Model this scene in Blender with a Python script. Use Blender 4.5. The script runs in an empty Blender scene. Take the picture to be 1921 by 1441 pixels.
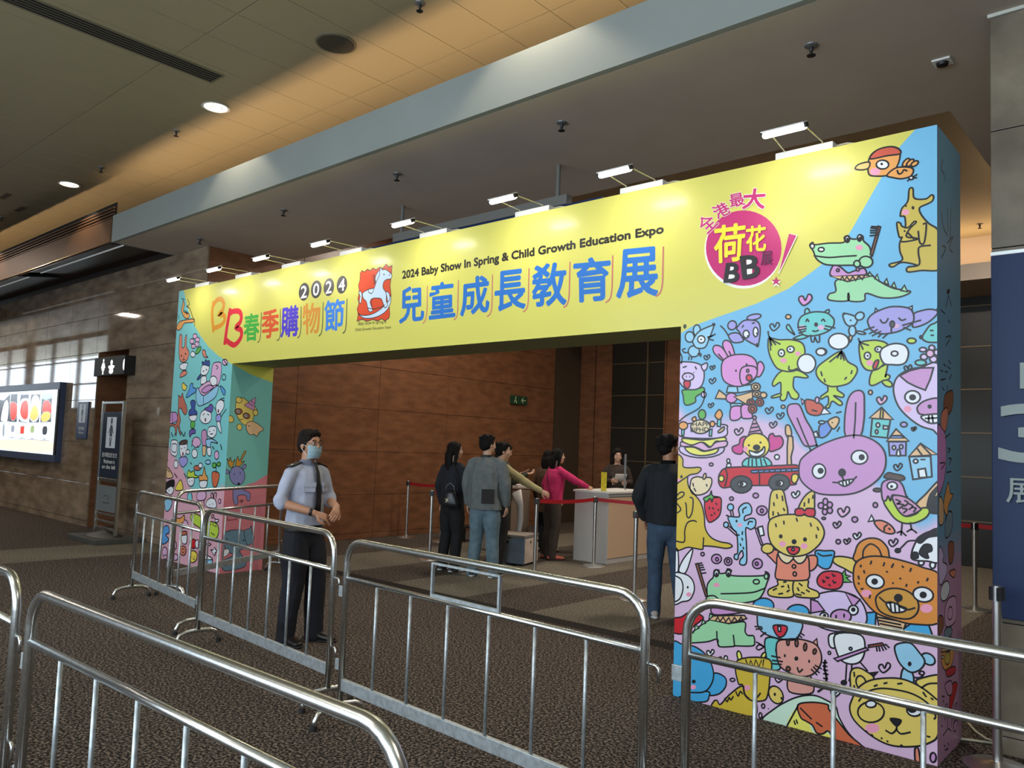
import bpy, bmesh, math, random
import numpy as np
from mathutils import Vector, Matrix, noise
from mathutils.geometry import tessellate_polygon
random.seed(7)
SC = bpy.context.scene
COL = SC.collection

# ------------------------------------------------------------------ camera
YAW, PITCH, ROLL, FPX = 0.723, 0.0694, -0.0369, 1471.8
CX, CY, CZ, PX, PY = 10.1144, -4.723, 1.6, 3.8, 15.35
_f = np.array([-math.sin(YAW)*math.cos(PITCH), math.cos(YAW)*math.cos(PITCH), math.sin(PITCH)])
_r = np.cross(_f, [0, 0, 1.]); _r /= np.linalg.norm(_r)
_d = np.cross(_f, _r)
_c, _s = math.cos(ROLL), math.sin(ROLL)
RR, RD = _c*_r + _s*_d, -_s*_r + _c*_d
cam = bpy.data.cameras.new('camera'); cam_o = bpy.data.objects.new('camera', cam); COL.objects.link(cam_o)
cam.sensor_width = 36.0; cam.sensor_fit = 'HORIZONTAL'; cam.lens = FPX/1921*36
cam.shift_x = -PX/1921; cam.shift_y = PY/1921
cam.clip_start = 0.05; cam.clip_end = 300
M = Matrix.Identity(4)
for i in range(3):
    M[i][0] = RR[i]; M[i][1] = -RD[i]; M[i][2] = -_f[i]; M[i][3] = (CX, CY, CZ)[i]
cam_o.matrix_world = M
SC.camera = cam_o

def at(px, py, ax, val):
    """point of the plane (axis ax = val) that the photograph shows at pixel px, py"""
    r = RR*((px-960.5-PX)/FPX) + RD*((py-720.5-PY)/FPX) + _f
    c = np.array([CX, CY, CZ]); t = (val-c[ax])/r[ax]
    return c + t*r

# ------------------------------------------------------------------ world, exposure
W_ = bpy.data.worlds.new('daylight'); SC.world = W_; W_.use_nodes = True
W_.node_tree.nodes['Background'].inputs[0].default_value = (0.76, 0.89, 1.0, 1)
W_.node_tree.nodes['Background'].inputs[1].default_value = 6.5
SC.view_settings.view_transform = 'Standard'; SC.view_settings.look = 'None'
SC.view_settings.exposure = 0.0; SC.view_settings.gamma = 1.0
SC.view_settings.use_curve_mapping = False
SC.cycles.max_bounces = 6; SC.cycles.diffuse_bounces = 4; SC.cycles.glossy_bounces = 3
SC.cycles.transparent_max_bounces = 8; SC.cycles.sample_clamp_indirect = 6.0
SC.cycles.caustics_reflective = False; SC.cycles.caustics_refractive = False
SC.cycles.use_denoising = True

def alight(name, loc, size, power, color, direction=(0, 0, -1), portal=False, spread=math.pi):
    l = bpy.data.lights.new(name, 'AREA'); l.shape = 'RECTANGLE'; l.size, l.size_y = size
    l.energy = power; l.color = color; l.spread = spread
    if portal: l.cycles.is_portal = True
    o = bpy.data.objects.new(name, l); COL.objects.link(o); o.location = loc
    o.rotation_euler = Vector(direction).to_track_quat('-Z', 'Y').to_euler()
    return o

WARM = (1.0, 0.66, 0.36)
NEUT = (1.0, 0.88, 0.74)
# daylight portals at the two runs of windows (the sky is the world)
alight('portal_near', (8.0, -8.95, 2.6), (15.0, 3.6), 1, (1, 1, 1), (0, 1, 0), portal=True)
alight('portal_far', (-26.5, -5.45, 3.75), (13.6, 2.8), 1, (1, 1, 1), (0, 1, 0), portal=True)
# strip lamps lying in the ceiling coves
alight('cove_lamp_front', (3.75, -0.20, 4.40), (10.0, 0.13), 55, WARM, (0, 0.05, 1))
alight('cove_lamp_back', (6.8, 8.75, 4.62), (14.0, 0.1), 110, WARM, (0, 0.15, 1))
alight('cove_lamp_left', (-6.0, -0.20, 4.40), (9.0, 0.13), 52, WARM, (0, 0.05, 1))
# lamps over the inner hall
for lx, ly in ((1.5, 4.0), (4.2, 6.5), (6.5, 3.5), (8.8, 6.0)):
    alight('hall_lamp', (lx, ly, 5.1), (0.5, 0.5), 85, NEUT)
# downlights in a row along the fascia
for lx in (-6.65, -2.31, 2.03, 6.37):
    l_ = bpy.data.lights.new('downlight_beam', 'SPOT'); l_.energy = 62; l_.color = (1.0, 0.84, 0.62); l_.spot_size = math.radians(106); l_.spot_blend = 0.35; l_.shadow_soft_size = 0.06
    o_ = bpy.data.objects.new('downlight_beam', l_); COL.objects.link(o_); o_.location = (lx, -0.68, 5.175)
# warm fill lights added over the concourse out of view, without fittings
for lx, ly in ((12.0, -3.2), (5.5, -6.5), (-4.0, -5.0), (-14.0, -4.0), (-8.5, -2.0)):
    alight('concourse_fill', (lx, ly, 5.1), (0.4, 0.4), 75, NEUT)

# ------------------------------------------------------------------ materials
def sr(c):
    return tuple(((x/255)/12.92 if x/255 <= 0.04045 else ((x/255+0.055)/1.055)**2.4) for x in c[:3])
MATS = {}
def mat(name, rgb, rough=0.5, metal=0.0, noise_s=0, noise_a=0.3, bump=0, bump_s=0, emit=0, spec=0.5, alpha=1, stretch=None, rgb2=None, coat=0):
    if name in MATS: return MATS[name]
    m = bpy.data.materials.new(name); m.use_nodes = True; nt = m.node_tree; N = nt.nodes; L = nt.links
    b = N['Principled BSDF']; c = (*rgb, 1)
    b.inputs['Base Color'].default_value = c; b.inputs['Roughness'].default_value = rough
    b.inputs['Metallic'].default_value = metal; b.inputs['Specular IOR Level'].default_value = spec
    b.inputs['Coat Weight'].default_value = coat
    if emit:
        b.inputs['Emission Color'].default_value = c; b.inputs['Emission Strength'].default_value = emit
    if alpha < 1: b.inputs['Alpha'].default_value = alpha
    if noise_s or bump_s:
        tc = N.new('ShaderNodeTexCoord'); mp = N.new('ShaderNodeMapping'); L.new(tc.outputs['Object'], mp.inputs[0])
        if stretch: mp.inputs['Scale'].default_value = stretch
    if noise_s:
        n = N.new('ShaderNodeTexNoise'); n.inputs['Scale'].default_value = noise_s; n.inputs['Detail'].default_value = 5
        L.new(mp.outputs[0], n.inputs['Vector'])
        cr = N.new('ShaderNodeValToRGB'); L.new(n.outputs['Fac'], cr.inputs[0])
        lo = rgb2 or tuple(x*(1-noise_a) for x in rgb); hi = tuple(min(1, x*(1+noise_a)) for x in rgb) if not rgb2 else rgb
        cr.color_ramp.elements[0].position = 0.32; cr.color_ramp.elements[1].position = 0.68
        cr.color_ramp.elements[0].color = (*lo, 1); cr.color_ramp.elements[1].color = (*hi, 1)
        L.new(cr.outputs[0], b.inputs['Base Color'])
    if bump_s:
        n2 = N.new('ShaderNodeTexNoise'); n2.inputs['Scale'].default_value = bump_s; n2.inputs['Detail'].default_value = 3
        L.new(mp.outputs[0], n2.inputs['Vector'])
        bp = N.new('ShaderNodeBump'); bp.inputs['Strength'].default_value = bump; bp.inputs['Distance'].default_value = 0.02
        L.new(n2.outputs['Fac'], bp.inputs['Height']); L.new(bp.outputs[0], b.inputs['Normal'])
    MATS[name] = m
    return m

def attr_mat(name, rough=0.3, emit=0, spec=0.5, coat=0):
    m = bpy.data.materials.new(name); m.use_nodes = True; nt = m.node_tree
    b = nt.nodes['Principled BSDF']; a = nt.nodes.new('ShaderNodeVertexColor'); a.layer_name = 'Col'
    nt.links.new(a.outputs[0], b.inputs['Base Color']); b.inputs['Roughness'].default_value = rough
    b.inputs['Specular IOR Level'].default_value = spec; b.inputs['Coat Weight'].default_value = coat; b.inputs['Coat Roughness'].default_value = 0.16
    if emit:
        nt.links.new(a.outputs[0], b.inputs['Emission Color']); b.inputs['Emission Strength'].default_value = emit
    MATS[name] = m
    return m

m_stone = mat('stone_grey_brown', sr((158, 138, 116)), 0.035, noise_s=2.2, rgb2=sr((118, 100, 84)), stretch=(1, 1, 3))
m_stone.node_tree.nodes['Principled BSDF'].inputs['IOR'].default_value = 1.75
m_stone_b = mat('stone_joint', sr((52, 44, 38)), 0.6)
m_brown = mat('brown_panel', sr((134, 90, 62)), 0.32, noise_s=3.5, rgb2=sr((106, 70, 48)), stretch=(1, 1, 3))
m_brown_b = mat('brown_joint', sr((40, 22, 14)), 0.6)
m_plaster = mat('soffit_plaster', sr((190, 178, 166)), 0.8, noise_s=1.5, noise_a=0.05)
m_fascia = mat('fascia_plaster', sr((140, 146, 142)), 0.7, noise_s=1.5, noise_a=0.04)
m_ceil = mat('ceiling_panel_metal', sr((160, 150, 122)), 0.5, metal=0.12, noise_s=220, noise_a=0.12)
m_ceil_b = mat('ceiling_void', sr((120, 108, 88)), 0.8)
m_bronze = mat('bronze_metal', sr((112, 80, 56)), 0.5, metal=0.35)
m_darkglass = mat('dark_glass', sr((34, 34, 30)), 0.3, spec=0.35)
m_darkpanel = mat('dark_soffit_panel', sr((30, 32, 36)), 0.38, spec=0.35)
m_black = mat('black_paint', sr((20, 20, 22)), 0.5)
m_slot = mat('slot_black', (0.004, 0.004, 0.004), 0.9)
m_white = mat('white_paint', sr((225, 225, 222)), 0.45)
m_steel = mat('brushed_steel', sr((214, 218, 218)), 0.27, metal=1.0, noise_s=60, noise_a=0.08)
m_zinc = mat('galvanised_steel', sr((182, 190, 194)), 0.5, metal=0.75, noise_s=40, noise_a=0.18)
m_chrome = mat('chrome', sr((222, 222, 220)), 0.28, metal=1.0)
m_rubber = mat('rubber', sr((24, 24, 24)), 0.7)
m_navy = mat('navy_board', sr((20, 40, 80)), 0.5, spec=0.3)
m_grey = mat('grey_metal', sr((120, 124, 126)), 0.4, metal=0.4)
m_shell = mat('concourse_wall', sr((120, 108, 96)), 0.6)
m_acryl = bpy.data.materials.new('clear_acrylic'); m_acryl.use_nodes = True
_n = m_acryl.node_tree.nodes; _n.remove(_n['Principled BSDF'])
_t = _n.new('ShaderNodeBsdfTransparent'); _g = _n.new('ShaderNodeBsdfGlossy'); _m = _n.new('ShaderNodeMixShader')
_t.inputs[0].default_value = (0.95, 0.97, 0.97, 1); _g.inputs['Roughness'].default_value = 0.03; _m.inputs[0].default_value = 0.02
m_acryl.node_tree.links.new(_t.outputs[0], _m.inputs[1]); m_acryl.node_tree.links.new(_g.outputs[0], _m.inputs[2])
m_acryl.node_tree.links.new(_m.outputs[0], _n['Material Output'].inputs[0])

def carpet(name, a, b):
    m = bpy.data.materials.new(name); m.use_nodes = True; nt = m.node_tree; N = nt.nodes; L = nt.links
    bs = N['Principled BSDF']; bs.inputs['Roughness'].default_value = 0.95; bs.inputs['Specular IOR Level'].default_value = 0.15
    tc = N.new('ShaderNodeTexCoord')
    n = N.new('ShaderNodeTexNoise'); n.inputs['Scale'].default_value = 62; n.inputs['Detail'].default_value = 3; n.inputs['Roughness'].default_value = 0.7
    L.new(tc.outputs['Object'], n.inputs['Vector'])
    cr = N.new('ShaderNodeValToRGB'); cr.color_ramp.elements[0].position = 0.47; cr.color_ramp.elements[1].position = 0.64
    cr.color_ramp.elements[0].color = (*a, 1); cr.color_ramp.elements[1].color = (*b, 1)
    L.new(n.outputs['Fac'], cr.inputs[0]); L.new(cr.outputs[0], bs.inputs['Base Color'])
    bp = N.new('ShaderNodeBump'); bp.inputs['Strength'].default_value = 0.8; bp.inputs['Distance'].default_value = 0.006
    L.new(n.outputs['Fac'], bp.inputs['Height']); L.new(bp.outputs[0], bs.inputs['Normal'])
    return m
m_carpet_d = carpet('carpet_dark', sr((29, 26, 24)), sr((148, 134, 122)))
m_carpet_l = carpet('carpet_light', sr((92, 86, 76)), sr((158, 150, 134)))
m_carpet_x = carpet('carpet_edging', sr((36, 33, 30)), sr((70, 64, 58)))

# ------------------------------------------------------------------ mesh helpers
def tri_box(bm, x0, x1, y0, y1, z0, z1, bev=0):
    vs = [bm.verts.new((x, y, z)) for x in (x0, x1) for y in (y0, y1) for z in (z0, z1)]
    fs = [bm.faces.new([vs[i] for i in q]) for q in ((0, 1, 3, 2), (4, 6, 7, 5), (0, 4, 5, 1), (2, 3, 7, 6), (0, 2, 6, 4), (1, 5, 7, 3))]
    if bev:
        bmesh.ops.bevel(bm, geom=list({e for f in fs for e in f.edges}), offset=bev, segments=2, affect='EDGES', profile=0.6)
    return fs

def frame_of(d, side=None):
    d = d.normalized()
    if side is None: side = Vector((0, 0, 1)) if abs(d.z) < 0.9 else Vector((1, 0, 0))
    s = (side - d*side.dot(d))
    if s.length < 1e-5: s = d.orthogonal()
    s.normalize(); return s, d.cross(s).normalized()

def tube(bm, pts, rad, seg=10, side=None, cap=True, round_cap=False):
    """loft of elliptical rings; rad is one r or one (r_side, r_other) per point"""
    pts = [Vector(p) for p in pts]; n = len(pts)
    if not isinstance(rad, (list, tuple)): rad = [rad]*n
    rad = [(r, r) if not isinstance(r, (tuple, list)) else r for r in rad]
    side = Vector(side) if side is not None else None
    dirs = []
    for i in range(n):
        a = pts[max(0, i-1)]; b = pts[min(n-1, i+1)]; dirs.append((b-a).normalized())
    rings_p = list(zip(pts, rad, dirs))
    if round_cap:
        def capr(p, r, d, sg):
            m = min(r); out = []
            for t in (0.45, 0.8, 0.97):
                k = math.sqrt(max(0, 1-t*t)); out.append((p+d*sg*m*t, (r[0]*k, r[1]*k), d))
            return out
        rings_p = capr(*rings_p[0], -1)[::-1] + rings_p + capr(*rings_p[-1], 1)
    rings = []; ps = None
    for p, r, d in rings_p:
        if side is None and ps is not None:
            s = ps - d*ps.dot(d)
            s = s.normalized() if s.length > 1e-4 else frame_of(d)[0]
            o = d.cross(s)
        else: s, o = frame_of(d, side)
        ps = s
        rings.append([bm.verts.new(p + s*r[0]*math.cos(2*math.pi*k/seg) + o*r[1]*math.sin(2*math.pi*k/seg)) for k in range(seg)])
    for a, b in zip(rings, rings[1:]):
        for k in range(seg): bm.faces.new((a[k], a[(k+1) % seg], b[(k+1) % seg], b[k]))
    if cap: bm.faces.new(rings[0][::-1]); bm.faces.new(rings[-1])
    return rings

def lathe(bm, prof, seg=20, c=(0, 0, 0)):
    rings = []
    for r, z in prof:
        rings.append([bm.verts.new((c[0]+r*math.cos(2*math.pi*k/seg), c[1]+r*math.sin(2*math.pi*k/seg), c[2]+z)) for k in range(seg)])
    for a, b in zip(rings, rings[1:]):
        for k in range(seg): bm.faces.new((a[k], a[(k+1) % seg], b[(k+1) % seg], b[k]))
    bm.faces.new(rings[0][::-1]); bm.faces.new(rings[-1])

def ell(bm, c, r, rot=None, sub=3):
    m = Matrix.Translation(c) @ (rot.to_4x4() if rot is not None else Matrix.Identity(4)) @ Matrix.Diagonal((*r, 1))
    bmesh.ops.create_icosphere(bm, subdivisions=sub, radius=1, matrix=m)

def mesh_of(name, bm, m, smooth=False, recalc=True):
    if recalc: bmesh.ops.recalc_face_normals(bm, faces=bm.faces)
    me = bpy.data.meshes.new(name); bm.to_mesh(me); bm.free()
    me.materials.append(m)
    if smooth:
        for p in me.polygons: p.use_smooth = True
    return me

def obj(name, bm, m, parent=None, smooth=False, label=None):
    me = bm if isinstance(bm, bpy.types.Mesh) else mesh_of(name, bm, m, smooth)
    o = bpy.data.objects.new(name, me); COL.objects.link(o)
    if parent is not None: o.parent = parent
    if label: o['label'] = label
    return o

def autosmooth(o, ang=40):
    me = o.data
    for p in me.polygons: p.use_smooth = True
    me.set_sharp_from_angle(angle=math.radians(ang))
    return o

def tag(o, label, cat, group=None):
    o['label'] = label; o['category'] = cat
    if group: o['group'] = group
    return o

def thing(name, label, cat, loc=(0, 0, 0), rotz=0, group=None):
    o = bpy.data.objects.new(name, None); COL.objects.link(o); o.location = loc; o.rotation_euler = (0, 0, rotz)
    o.empty_display_size = 0.2
    return tag(o, label, cat, group)

def struct(name, bm, m, parent=None, **k):
    o = obj(name, bm, m, parent, **k)
    if parent is None: o['kind'] = 'structure'
    return o

def B(*boxes, bev=0):
    bm = bmesh.new()
    for b in boxes: tri_box(bm, *b, bev=bev)
    return bm

def dup(root, loc=None, rotz=None):
    r = root.copy(); COL.objects.link(r)
    if loc is not None: r.location = loc
    if rotz is not None: r.rotation_euler = (0, 0, rotz)
    for ch in list(root.children):
        c = ch.copy(); COL.objects.link(c); c.parent = r
        for g in list(ch.children):
            d = g.copy(); COL.objects.link(d); d.parent = c
    return r
# ================================================================== SETTING
ZS, ZC = 4.26, 5.2          # soffit and ceiling heights
XL, XR, YF, YB = -48.0, 14.0, -9.0, 9.33
YST = 0.53                  # face of the stone wall
XBR = -0.35                 # face of the brown wall

# floor: dark carpet with inlaid lighter bands, one mesh, faces by zone
xs = [XL, -1.75, -0.57, 1.02, 2.17, 3.1, 4.22, 5.15, 6.22, 7.2, 8.3, XR]
ys = [YF, YST, 1.05, 1.25, YB+0.2]
bm = bmesh.new(); grid = [[bm.verts.new((x, y, 0)) for y in ys] for x in xs]
for i in range(len(xs)-1):
    for j in range(len(ys)-1):
        f = bm.faces.new((grid[i][j], grid[i+1][j], grid[i+1][j+1], grid[i][j+1]))
        if i == 1 and j == 0: f.material_index = 1
        elif j == 3 and i in (3, 5, 7, 9): f.material_index = 1
        elif j == 2 and 2 < i < 10: f.material_index = 2
low = [bm.verts.new((x, y, -0.1)) for x, y in ((XL, YF), (XR, YF), (XR, ys[-1]), (XL, ys[-1]))]
bm.faces.new(low[::-1])
fl = struct('floor', bm, m_carpet_d); fl.data.materials.append(m_carpet_l); fl.data.materials.append(m_carpet_x)

# ceiling with individual metal panels where the photograph shows them
ce = struct('ceiling', B((XL, XR, YF, YB+0.2, ZC+0.03, ZC+0.15)), m_ceil_b)
PW, PL = 0.536, 1.6
pm = mesh_of('ceiling_panel', B((0.003, PW-0.003, 0.003, PL-0.003, 0, 0.024), bev=0.0015), m_ceil)
for i in range(-26, 11):
    for j in range(-4, 1):
        x = 3.437+PW*i; y = 0.085+PL*j
        if -10.6 < x < 9:
            p = bpy.data.objects.new('ceiling_panel', pm); COL.objects.link(p); p.parent = ce; p.location = (x, y, ZC)
rest = B((XL, -10.5, YF, YB, ZC, ZC+0.025), (9.3, XR, YF, YB, ZC, ZC+0.025), (-10.5, 9.3, 1.69, YB, ZC, ZC+0.025), (-10.5, 9.3, YF, -6.4, ZC, ZC+0.025))
struct('ceiling_field', rest, m_ceil, ce)

# stone wall with slabs, an opening to the washrooms and a brown lined passage
DX0, DX1, DZ = -3.93, -2.72, 2.93
sw = struct('wall_stone', B((XL, DX0-0.02, YST+0.03, YST+0.3, 0, ZS), (DX1+0.02, XBR-0.03, YST+0.03, YST+0.3, 0, ZS),
            (DX0-0.02, DX1+0.02, YST+0.03, YST+0.3, DZ+0.02, ZS),
            (XL, XBR-0.31, YST+0.04, YST+0.3, ZS, ZC+0.1)), m_stone_b)
zj = [0, 0.10, 0.72, 1.41, 2.13, DZ, 3.55, ZS]
def slab(parent, x0, x1, z0, z1, y=YST, m=m_stone, nm='stone_slab'):
    g = 0.003
    obj(nm, B((x0+g, x1-g, y, y+0.029, z0+g, z1-g), bev=0.002), m, parent)
SW_ = 1.24
for r in range(len(zj)-1):
    z0, z1 = zj[r], zj[r+1]
    segs = [(-12.61, DX0), (DX1, XBR)] if z1 <= DZ+0.01 else [(-12.61, XBR)]
    for a, b in segs:
        n = max(1, round((b-a)/SW_))
        for k in range(n): slab(sw, a+(b-a)*k/n, a+(b-a)*(k+1)/n, z0, z1)
struct('stone_slab', B((XL, -12.62, YST, YST+0.029, 0, ZS)), m_stone, sw)
pas = struct('wall_passage', B((DX0-0.12, DX0, YST+0.02, 1.75, 0, 3.2), (DX0, DX1, YST+0.02, 4.5, DZ, 3.2)), m_brown)
struct('passage_end', B((DX1, DX1+0.12, YST+0.02, 4.5, 0, 3.2), (DX0-0.12, DX1, 4.4, 4.5, 0, 3.2), (DX0-0.12, DX0, 1.75, 4.4, 0, 3.2)), m_brown_b, pas)  # dark joint brown stands in for the shade deep in the passage

# brown panelled wall running back into the hall
bw = struct('wall_brown', B((XBR-0.3, XBR-0.03, YST+0.04, YB+0.2, 0, ZC+0.1)), m_brown_b)
zb = [0.0, 0.09, 0.72, 1.43, 2.14, 2.85, 3.56, ZS, ZC]
yb = [YST+0.0295, 2.1, 3.7, 5.3, 6.9, 8.45]
for r in range(len(zb)-1):
    for k in range(len(yb)-1):
        obj('wall_panel', B((XBR-0.03, XBR, yb[k]+0.003, yb[k+1]-0.003, zb[r]+0.003, zb[r+1]-0.003), bev=0.002), m_brown, bw)
m_column = mat('dark_column', sr((70, 60, 48)), 0.4)
struct('trim_1', B((XBR-0.03, XBR+0.03, 8.47, YB, 0, ZC)), m_column)

# rear wall: brown uprights and dark glazing
GX0, GX1, GX2, GX3 = 0.50, 1.86, 6.0, 10.2
rw = struct('wall_rear', B((XBR-0.03, XR, YB+0.05, YB+0.2, 0, ZC)), m_brown_b)
for a, b in ((XBR+0.03, 0.07), (0.09, GX0), (GX1, 2.5), (2.51, 3.6), (3.61, 4.8), (4.81, GX2), (GX3, XR)):
    obj('wall_panel', B((a+0.004, b-0.004, YB, YB+0.05, 0, ZC), bev=0.002), m_brown, rw)
m_mull = mat('mullion', sr((110, 96, 74)), 0.4, metal=0.5)
for wi, (a, b, vs) in enumerate(((GX0, GX1, (1.42,)), (GX2, GX3, (6.9, 8.6)))):
    w = struct('window_%d' % (wi+1), B((a, a+0.03, YB-0.03, YB+0.05, 0, ZC), (b-0.03, b, YB-0.03, YB+0.05, 0, ZC)), m_brown)
    hz = [0, 0.70, 1.39, 2.08, 2.77, 3.45, 4.1, 4.8, ZC]
    vv = [a+0.03]+list(vs)+[b-0.03]
    for i in range(len(vv)-1):
        for j in range(len(hz)-1):
            obj('pane', B((vv[i]+0.006, vv[i+1]-0.006, YB-0.002, YB+0.02, hz[j]+0.006, hz[j+1]-0.006)), m_darkglass, w)
    for v in vs: obj('mullion', B((v-0.018, v+0.018, YB-0.03, YB+0.03, 0, ZC)), m_mull, w)
    for h_ in hz[1:-1]: obj('transom', B((a+0.03, b-0.03, YB-0.02, YB+0.03, h_-0.010, h_+0.010)), m_mull, w)

# soffit, fascia and opening over the entrance
bh = struct('trim_2', B((-1.36, XR, -0.305, 1.74, ZS, ZS+0.10), (8.71, XR, 1.74, YB, ZS, ZS+0.10),
                        (XBR, 8.71, 1.70, 1.74, ZS+0.1, ZS+0.42), (8.71, 8.75, 1.74, YB, ZS+0.1, ZS+0.42)), m_plaster)  # white highlight of the metal trim put into its colour as glow
struct('trim_3', B((-1.40, XR, -0.36, -0.31, ZS, 4.645), (-1.40, -1.36, -0.31, YST, ZS, 4.645)), m_fascia)
struct('trim_4', B((XBR, 8.71, 8.0, 8.1, 4.25, 4.49), (XBR, 8.71, 8.1, YB, 4.25, 4.30), (XBR, 8.71, YB-0.06, YB-0.035, 4.31, ZC)), m_plaster)
# bronze run of the same bulkhead further left with a slotted grille above and dark glossy soffit panels
br = struct('trim_5', B((-30, -1.405, -0.375, -0.32, ZS, 4.60), (-30, -1.405, -0.32, -0.31, ZS+0.0, ZS+0.34)), m_bronze)
struct('recess_back', B((-30, -1.405, -0.31, YST+0.03, ZS+0.11, ZS+0.14)), mat('recess_brown', sr((52, 38, 30)), 0.7), br)
for k in range(4): obj('slat', B((-30, -1.405, -0.355, -0.335, 4.625+k*0.045, 4.645+k*0.045)), m_bronze, br)
struct('slot', B((-30, -1.405, -0.32, -0.31, 4.60, 4.85)), m_slot, br)
obj('light_strip', B((-30, -1.405, -0.379, -0.375, 4.262, 4.272)), mat('trim_bright', sr((190, 150, 100)), 0.25, metal=0.8), br)
def soffit_box(x0, x1, lab):
    t = thing('soffit_panel', lab, 'ceiling panel', ((x0+x1)/2, 0.05, ZS), 0)
    w = (x1-x0)/2
    bm = bmesh.new()
    v = [bm.verts.new(p) for p in ((-w, -0.40, -0.02), (w, -0.40, -0.02), (w, 0.30, 0.085), (-w, 0.30, 0.085),
                                   (-w, -0.40, 0.03), (w, -0.40, 0.03), (w, 0.30, 0.12), (-w, 0.30, 0.12))]
    for q in ((0, 1, 2, 3), (7, 6, 5, 4), (0, 4, 5, 1), (1, 5, 6, 2), (2, 6, 7, 3), (3, 7, 4, 0)): bm.faces.new([v[i] for i in q])
    obj('panel', bm, m_darkpanel, t)
    bm = bmesh.new(); tri_box(bm, -w, w, -0.245, -0.228, -0.008, 0.010)
    obj('edge_trim', bm, mat('glow_trim', sr((215, 220, 222)), 0.3, emit=0.25), t)  # bright reflection along the trim, put in as a faint glow; no lamp
soffit_box(-4.75, -1.42, 'long dark glossy soffit panel above the washroom entrance')
soffit_box(-10.4, -5.35, 'dark glossy soffit panel at the far left edge of the photo')

# stone faced column on the right with its navy sign
cr_ = struct('wall_column', B((9.23, 11.8, 0.49, 1.9, 0, ZS)), m_stone_b)
m_stone2 = mat('stone_column', sr((132, 122, 106)), 0.22, noise_s=3.0, rgb2=sr((96, 88, 76)))
for a, b in ((0, 0.10), (0.10, 0.72), (0.72, 1.43), (1.43, 2.14), (2.14, 2.85), (2.85, 3.55), (3.55, ZS-0.02)):
    for u, v in ((9.2, 10.5), (10.5, 11.8)):
        obj('stone_slab', B((u+0.002, v-0.002, 0.46, 0.489, a+0.003, b-0.003), bev=0.002), m_stone2, cr_)
    obj('stone_slab', B((9.2, 9.229, 0.492, 1.9, a+0.003, b-0.003), bev=0.002), m_stone2, cr_)
obj('top_trim', B((9.19, 11.8, 0.445, 0.47, ZS-0.02, ZS)), mat('pale_metal', sr((200, 200, 190)), 0.4), cr_)

# outer shell of the concourse: wall with windows behind the camera, end walls
sh = struct('wall_front', B((XL, XR, YF-0.3, YF, 0, 0.8), (-19, XR, YF-0.3, YF, 4.6, ZC+0.1), (XL, -19, -5.8, -5.5, 5.12, ZC+0.1),
                            (XL, -33, -5.8, -5.5, 0, 5.12), (-33, -19, -5.8, -5.5, 0, 2.4), (-19, 0.5, YF-0.3, YF, 0.8, 4.6), (-19.3, -19, YF-0.3, -5.5, 0, ZC+0.1)), m_shell)
for wi, (a, b, z0, z1, n) in enumerate(((0.5, 14.0, 0.8, 4.6, 9), (-33, -19.3, 2.4, 5.12, 5))):
    YF_ = (YF, -5.5)[wi]
    w = struct('window_%d' % (wi+3), B((a, b, YF_-0.12, YF_-0.02, z0, z0+0.06), (a, b, YF_-0.12, YF_-0.02, z1-0.06, z1)), m_grey)
    for k in range(n+1):
        x = a+(b-a)*k/n; ww = 0.42 if (wi == 1 and k == 2) else 0.05
        obj('mullion', B((x-ww, x+ww, YF_-0.14, YF_, z0, z1)), m_grey if ww < .1 else m_shell, w)
    for zz in (0.35, 0.68):
        z = z0+(z1-z0)*zz; obj('transom', B((a, b, YF_-0.10, YF_-0.04, z-0.03, z+0.03)), m_grey, w)
struct('wall_left', B((XL-0.2, XL, YF-0.3, YB+0.2, 0, ZC+0.1)), m_shell)
struct('wall_right', B((XR, XR+0.2, YF-0.3, YB+0.2, 0, ZC+0.1)), m_shell)

# ================================================================== CEILING FITTINGS
def lathed(name, prof, m, parent, c=(0, 0, 0), seg=28):
    bm = bmesh.new(); lathe(bm, prof, seg, c); return autosmooth(obj(name, bm, m, parent), 35)
m_lampglass = mat('downlight_glass', (1.0, 0.86, 0.58), 0.4, emit=5.5)
def downlight(px, py, lab):
    p = at(px, py, 2, ZC)
    t = thing('downlight', lab, 'downlight', (p[0], p[1], ZC), 0, 'downlights in the metal ceiling')
    bm = bmesh.new()
    lathe(bm, [(0.135, 0.0), (0.150, -0.012), (0.125, -0.014), (0.118, 0.02)], 32)
    autosmooth(obj('trim_ring', bm, m_white, t))
    lathed('diffuser', [(0.117, -0.006), (0.117, 0.015)], m_lampglass, t)
    bm = bmesh.new(); tube(bm, [(-0.07, 0.03, -0.012), (-0.03, 0.05, -0.013), (0.04, 0.05, -0.013), (0.08, 0.03, -0.012)], 0.007, 6)
    tube(bm, [(-0.07, -0.03, -0.012), (-0.03, -0.05, -0.013), (0.04, -0.05, -0.013), (0.08, -0.03, -0.012)], 0.007, 6)
    obj('lamp_tube', bm, m_white, t)
downlight(405, 200, 'lit round downlight beside the warm edge of the ceiling, nearer the grille')
downlight(130, 345, 'lit round downlight at the far left of the ceiling')
p = at(630, 81, 2, ZC)
t = thing('speaker_disc', 'dark round ceiling speaker grille on the warm panel', 'speaker', (p[0], p[1], ZC))
lathed('trim_ring', [(0.185, 0.0), (0.185, -0.008), (0.165, -0.010), (0.165, 0.0)], mat('speaker_rim', sr((110, 102, 84)), 0.6), t, seg=36)
lathed('grille', [(0.165, -0.004), (0.160, -0.012), (0.05, -0.014)], mat('speaker_grille', sr((62, 58, 46)), 0.8, noise_s=300, noise_a=0.4), t, seg=36)
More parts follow.
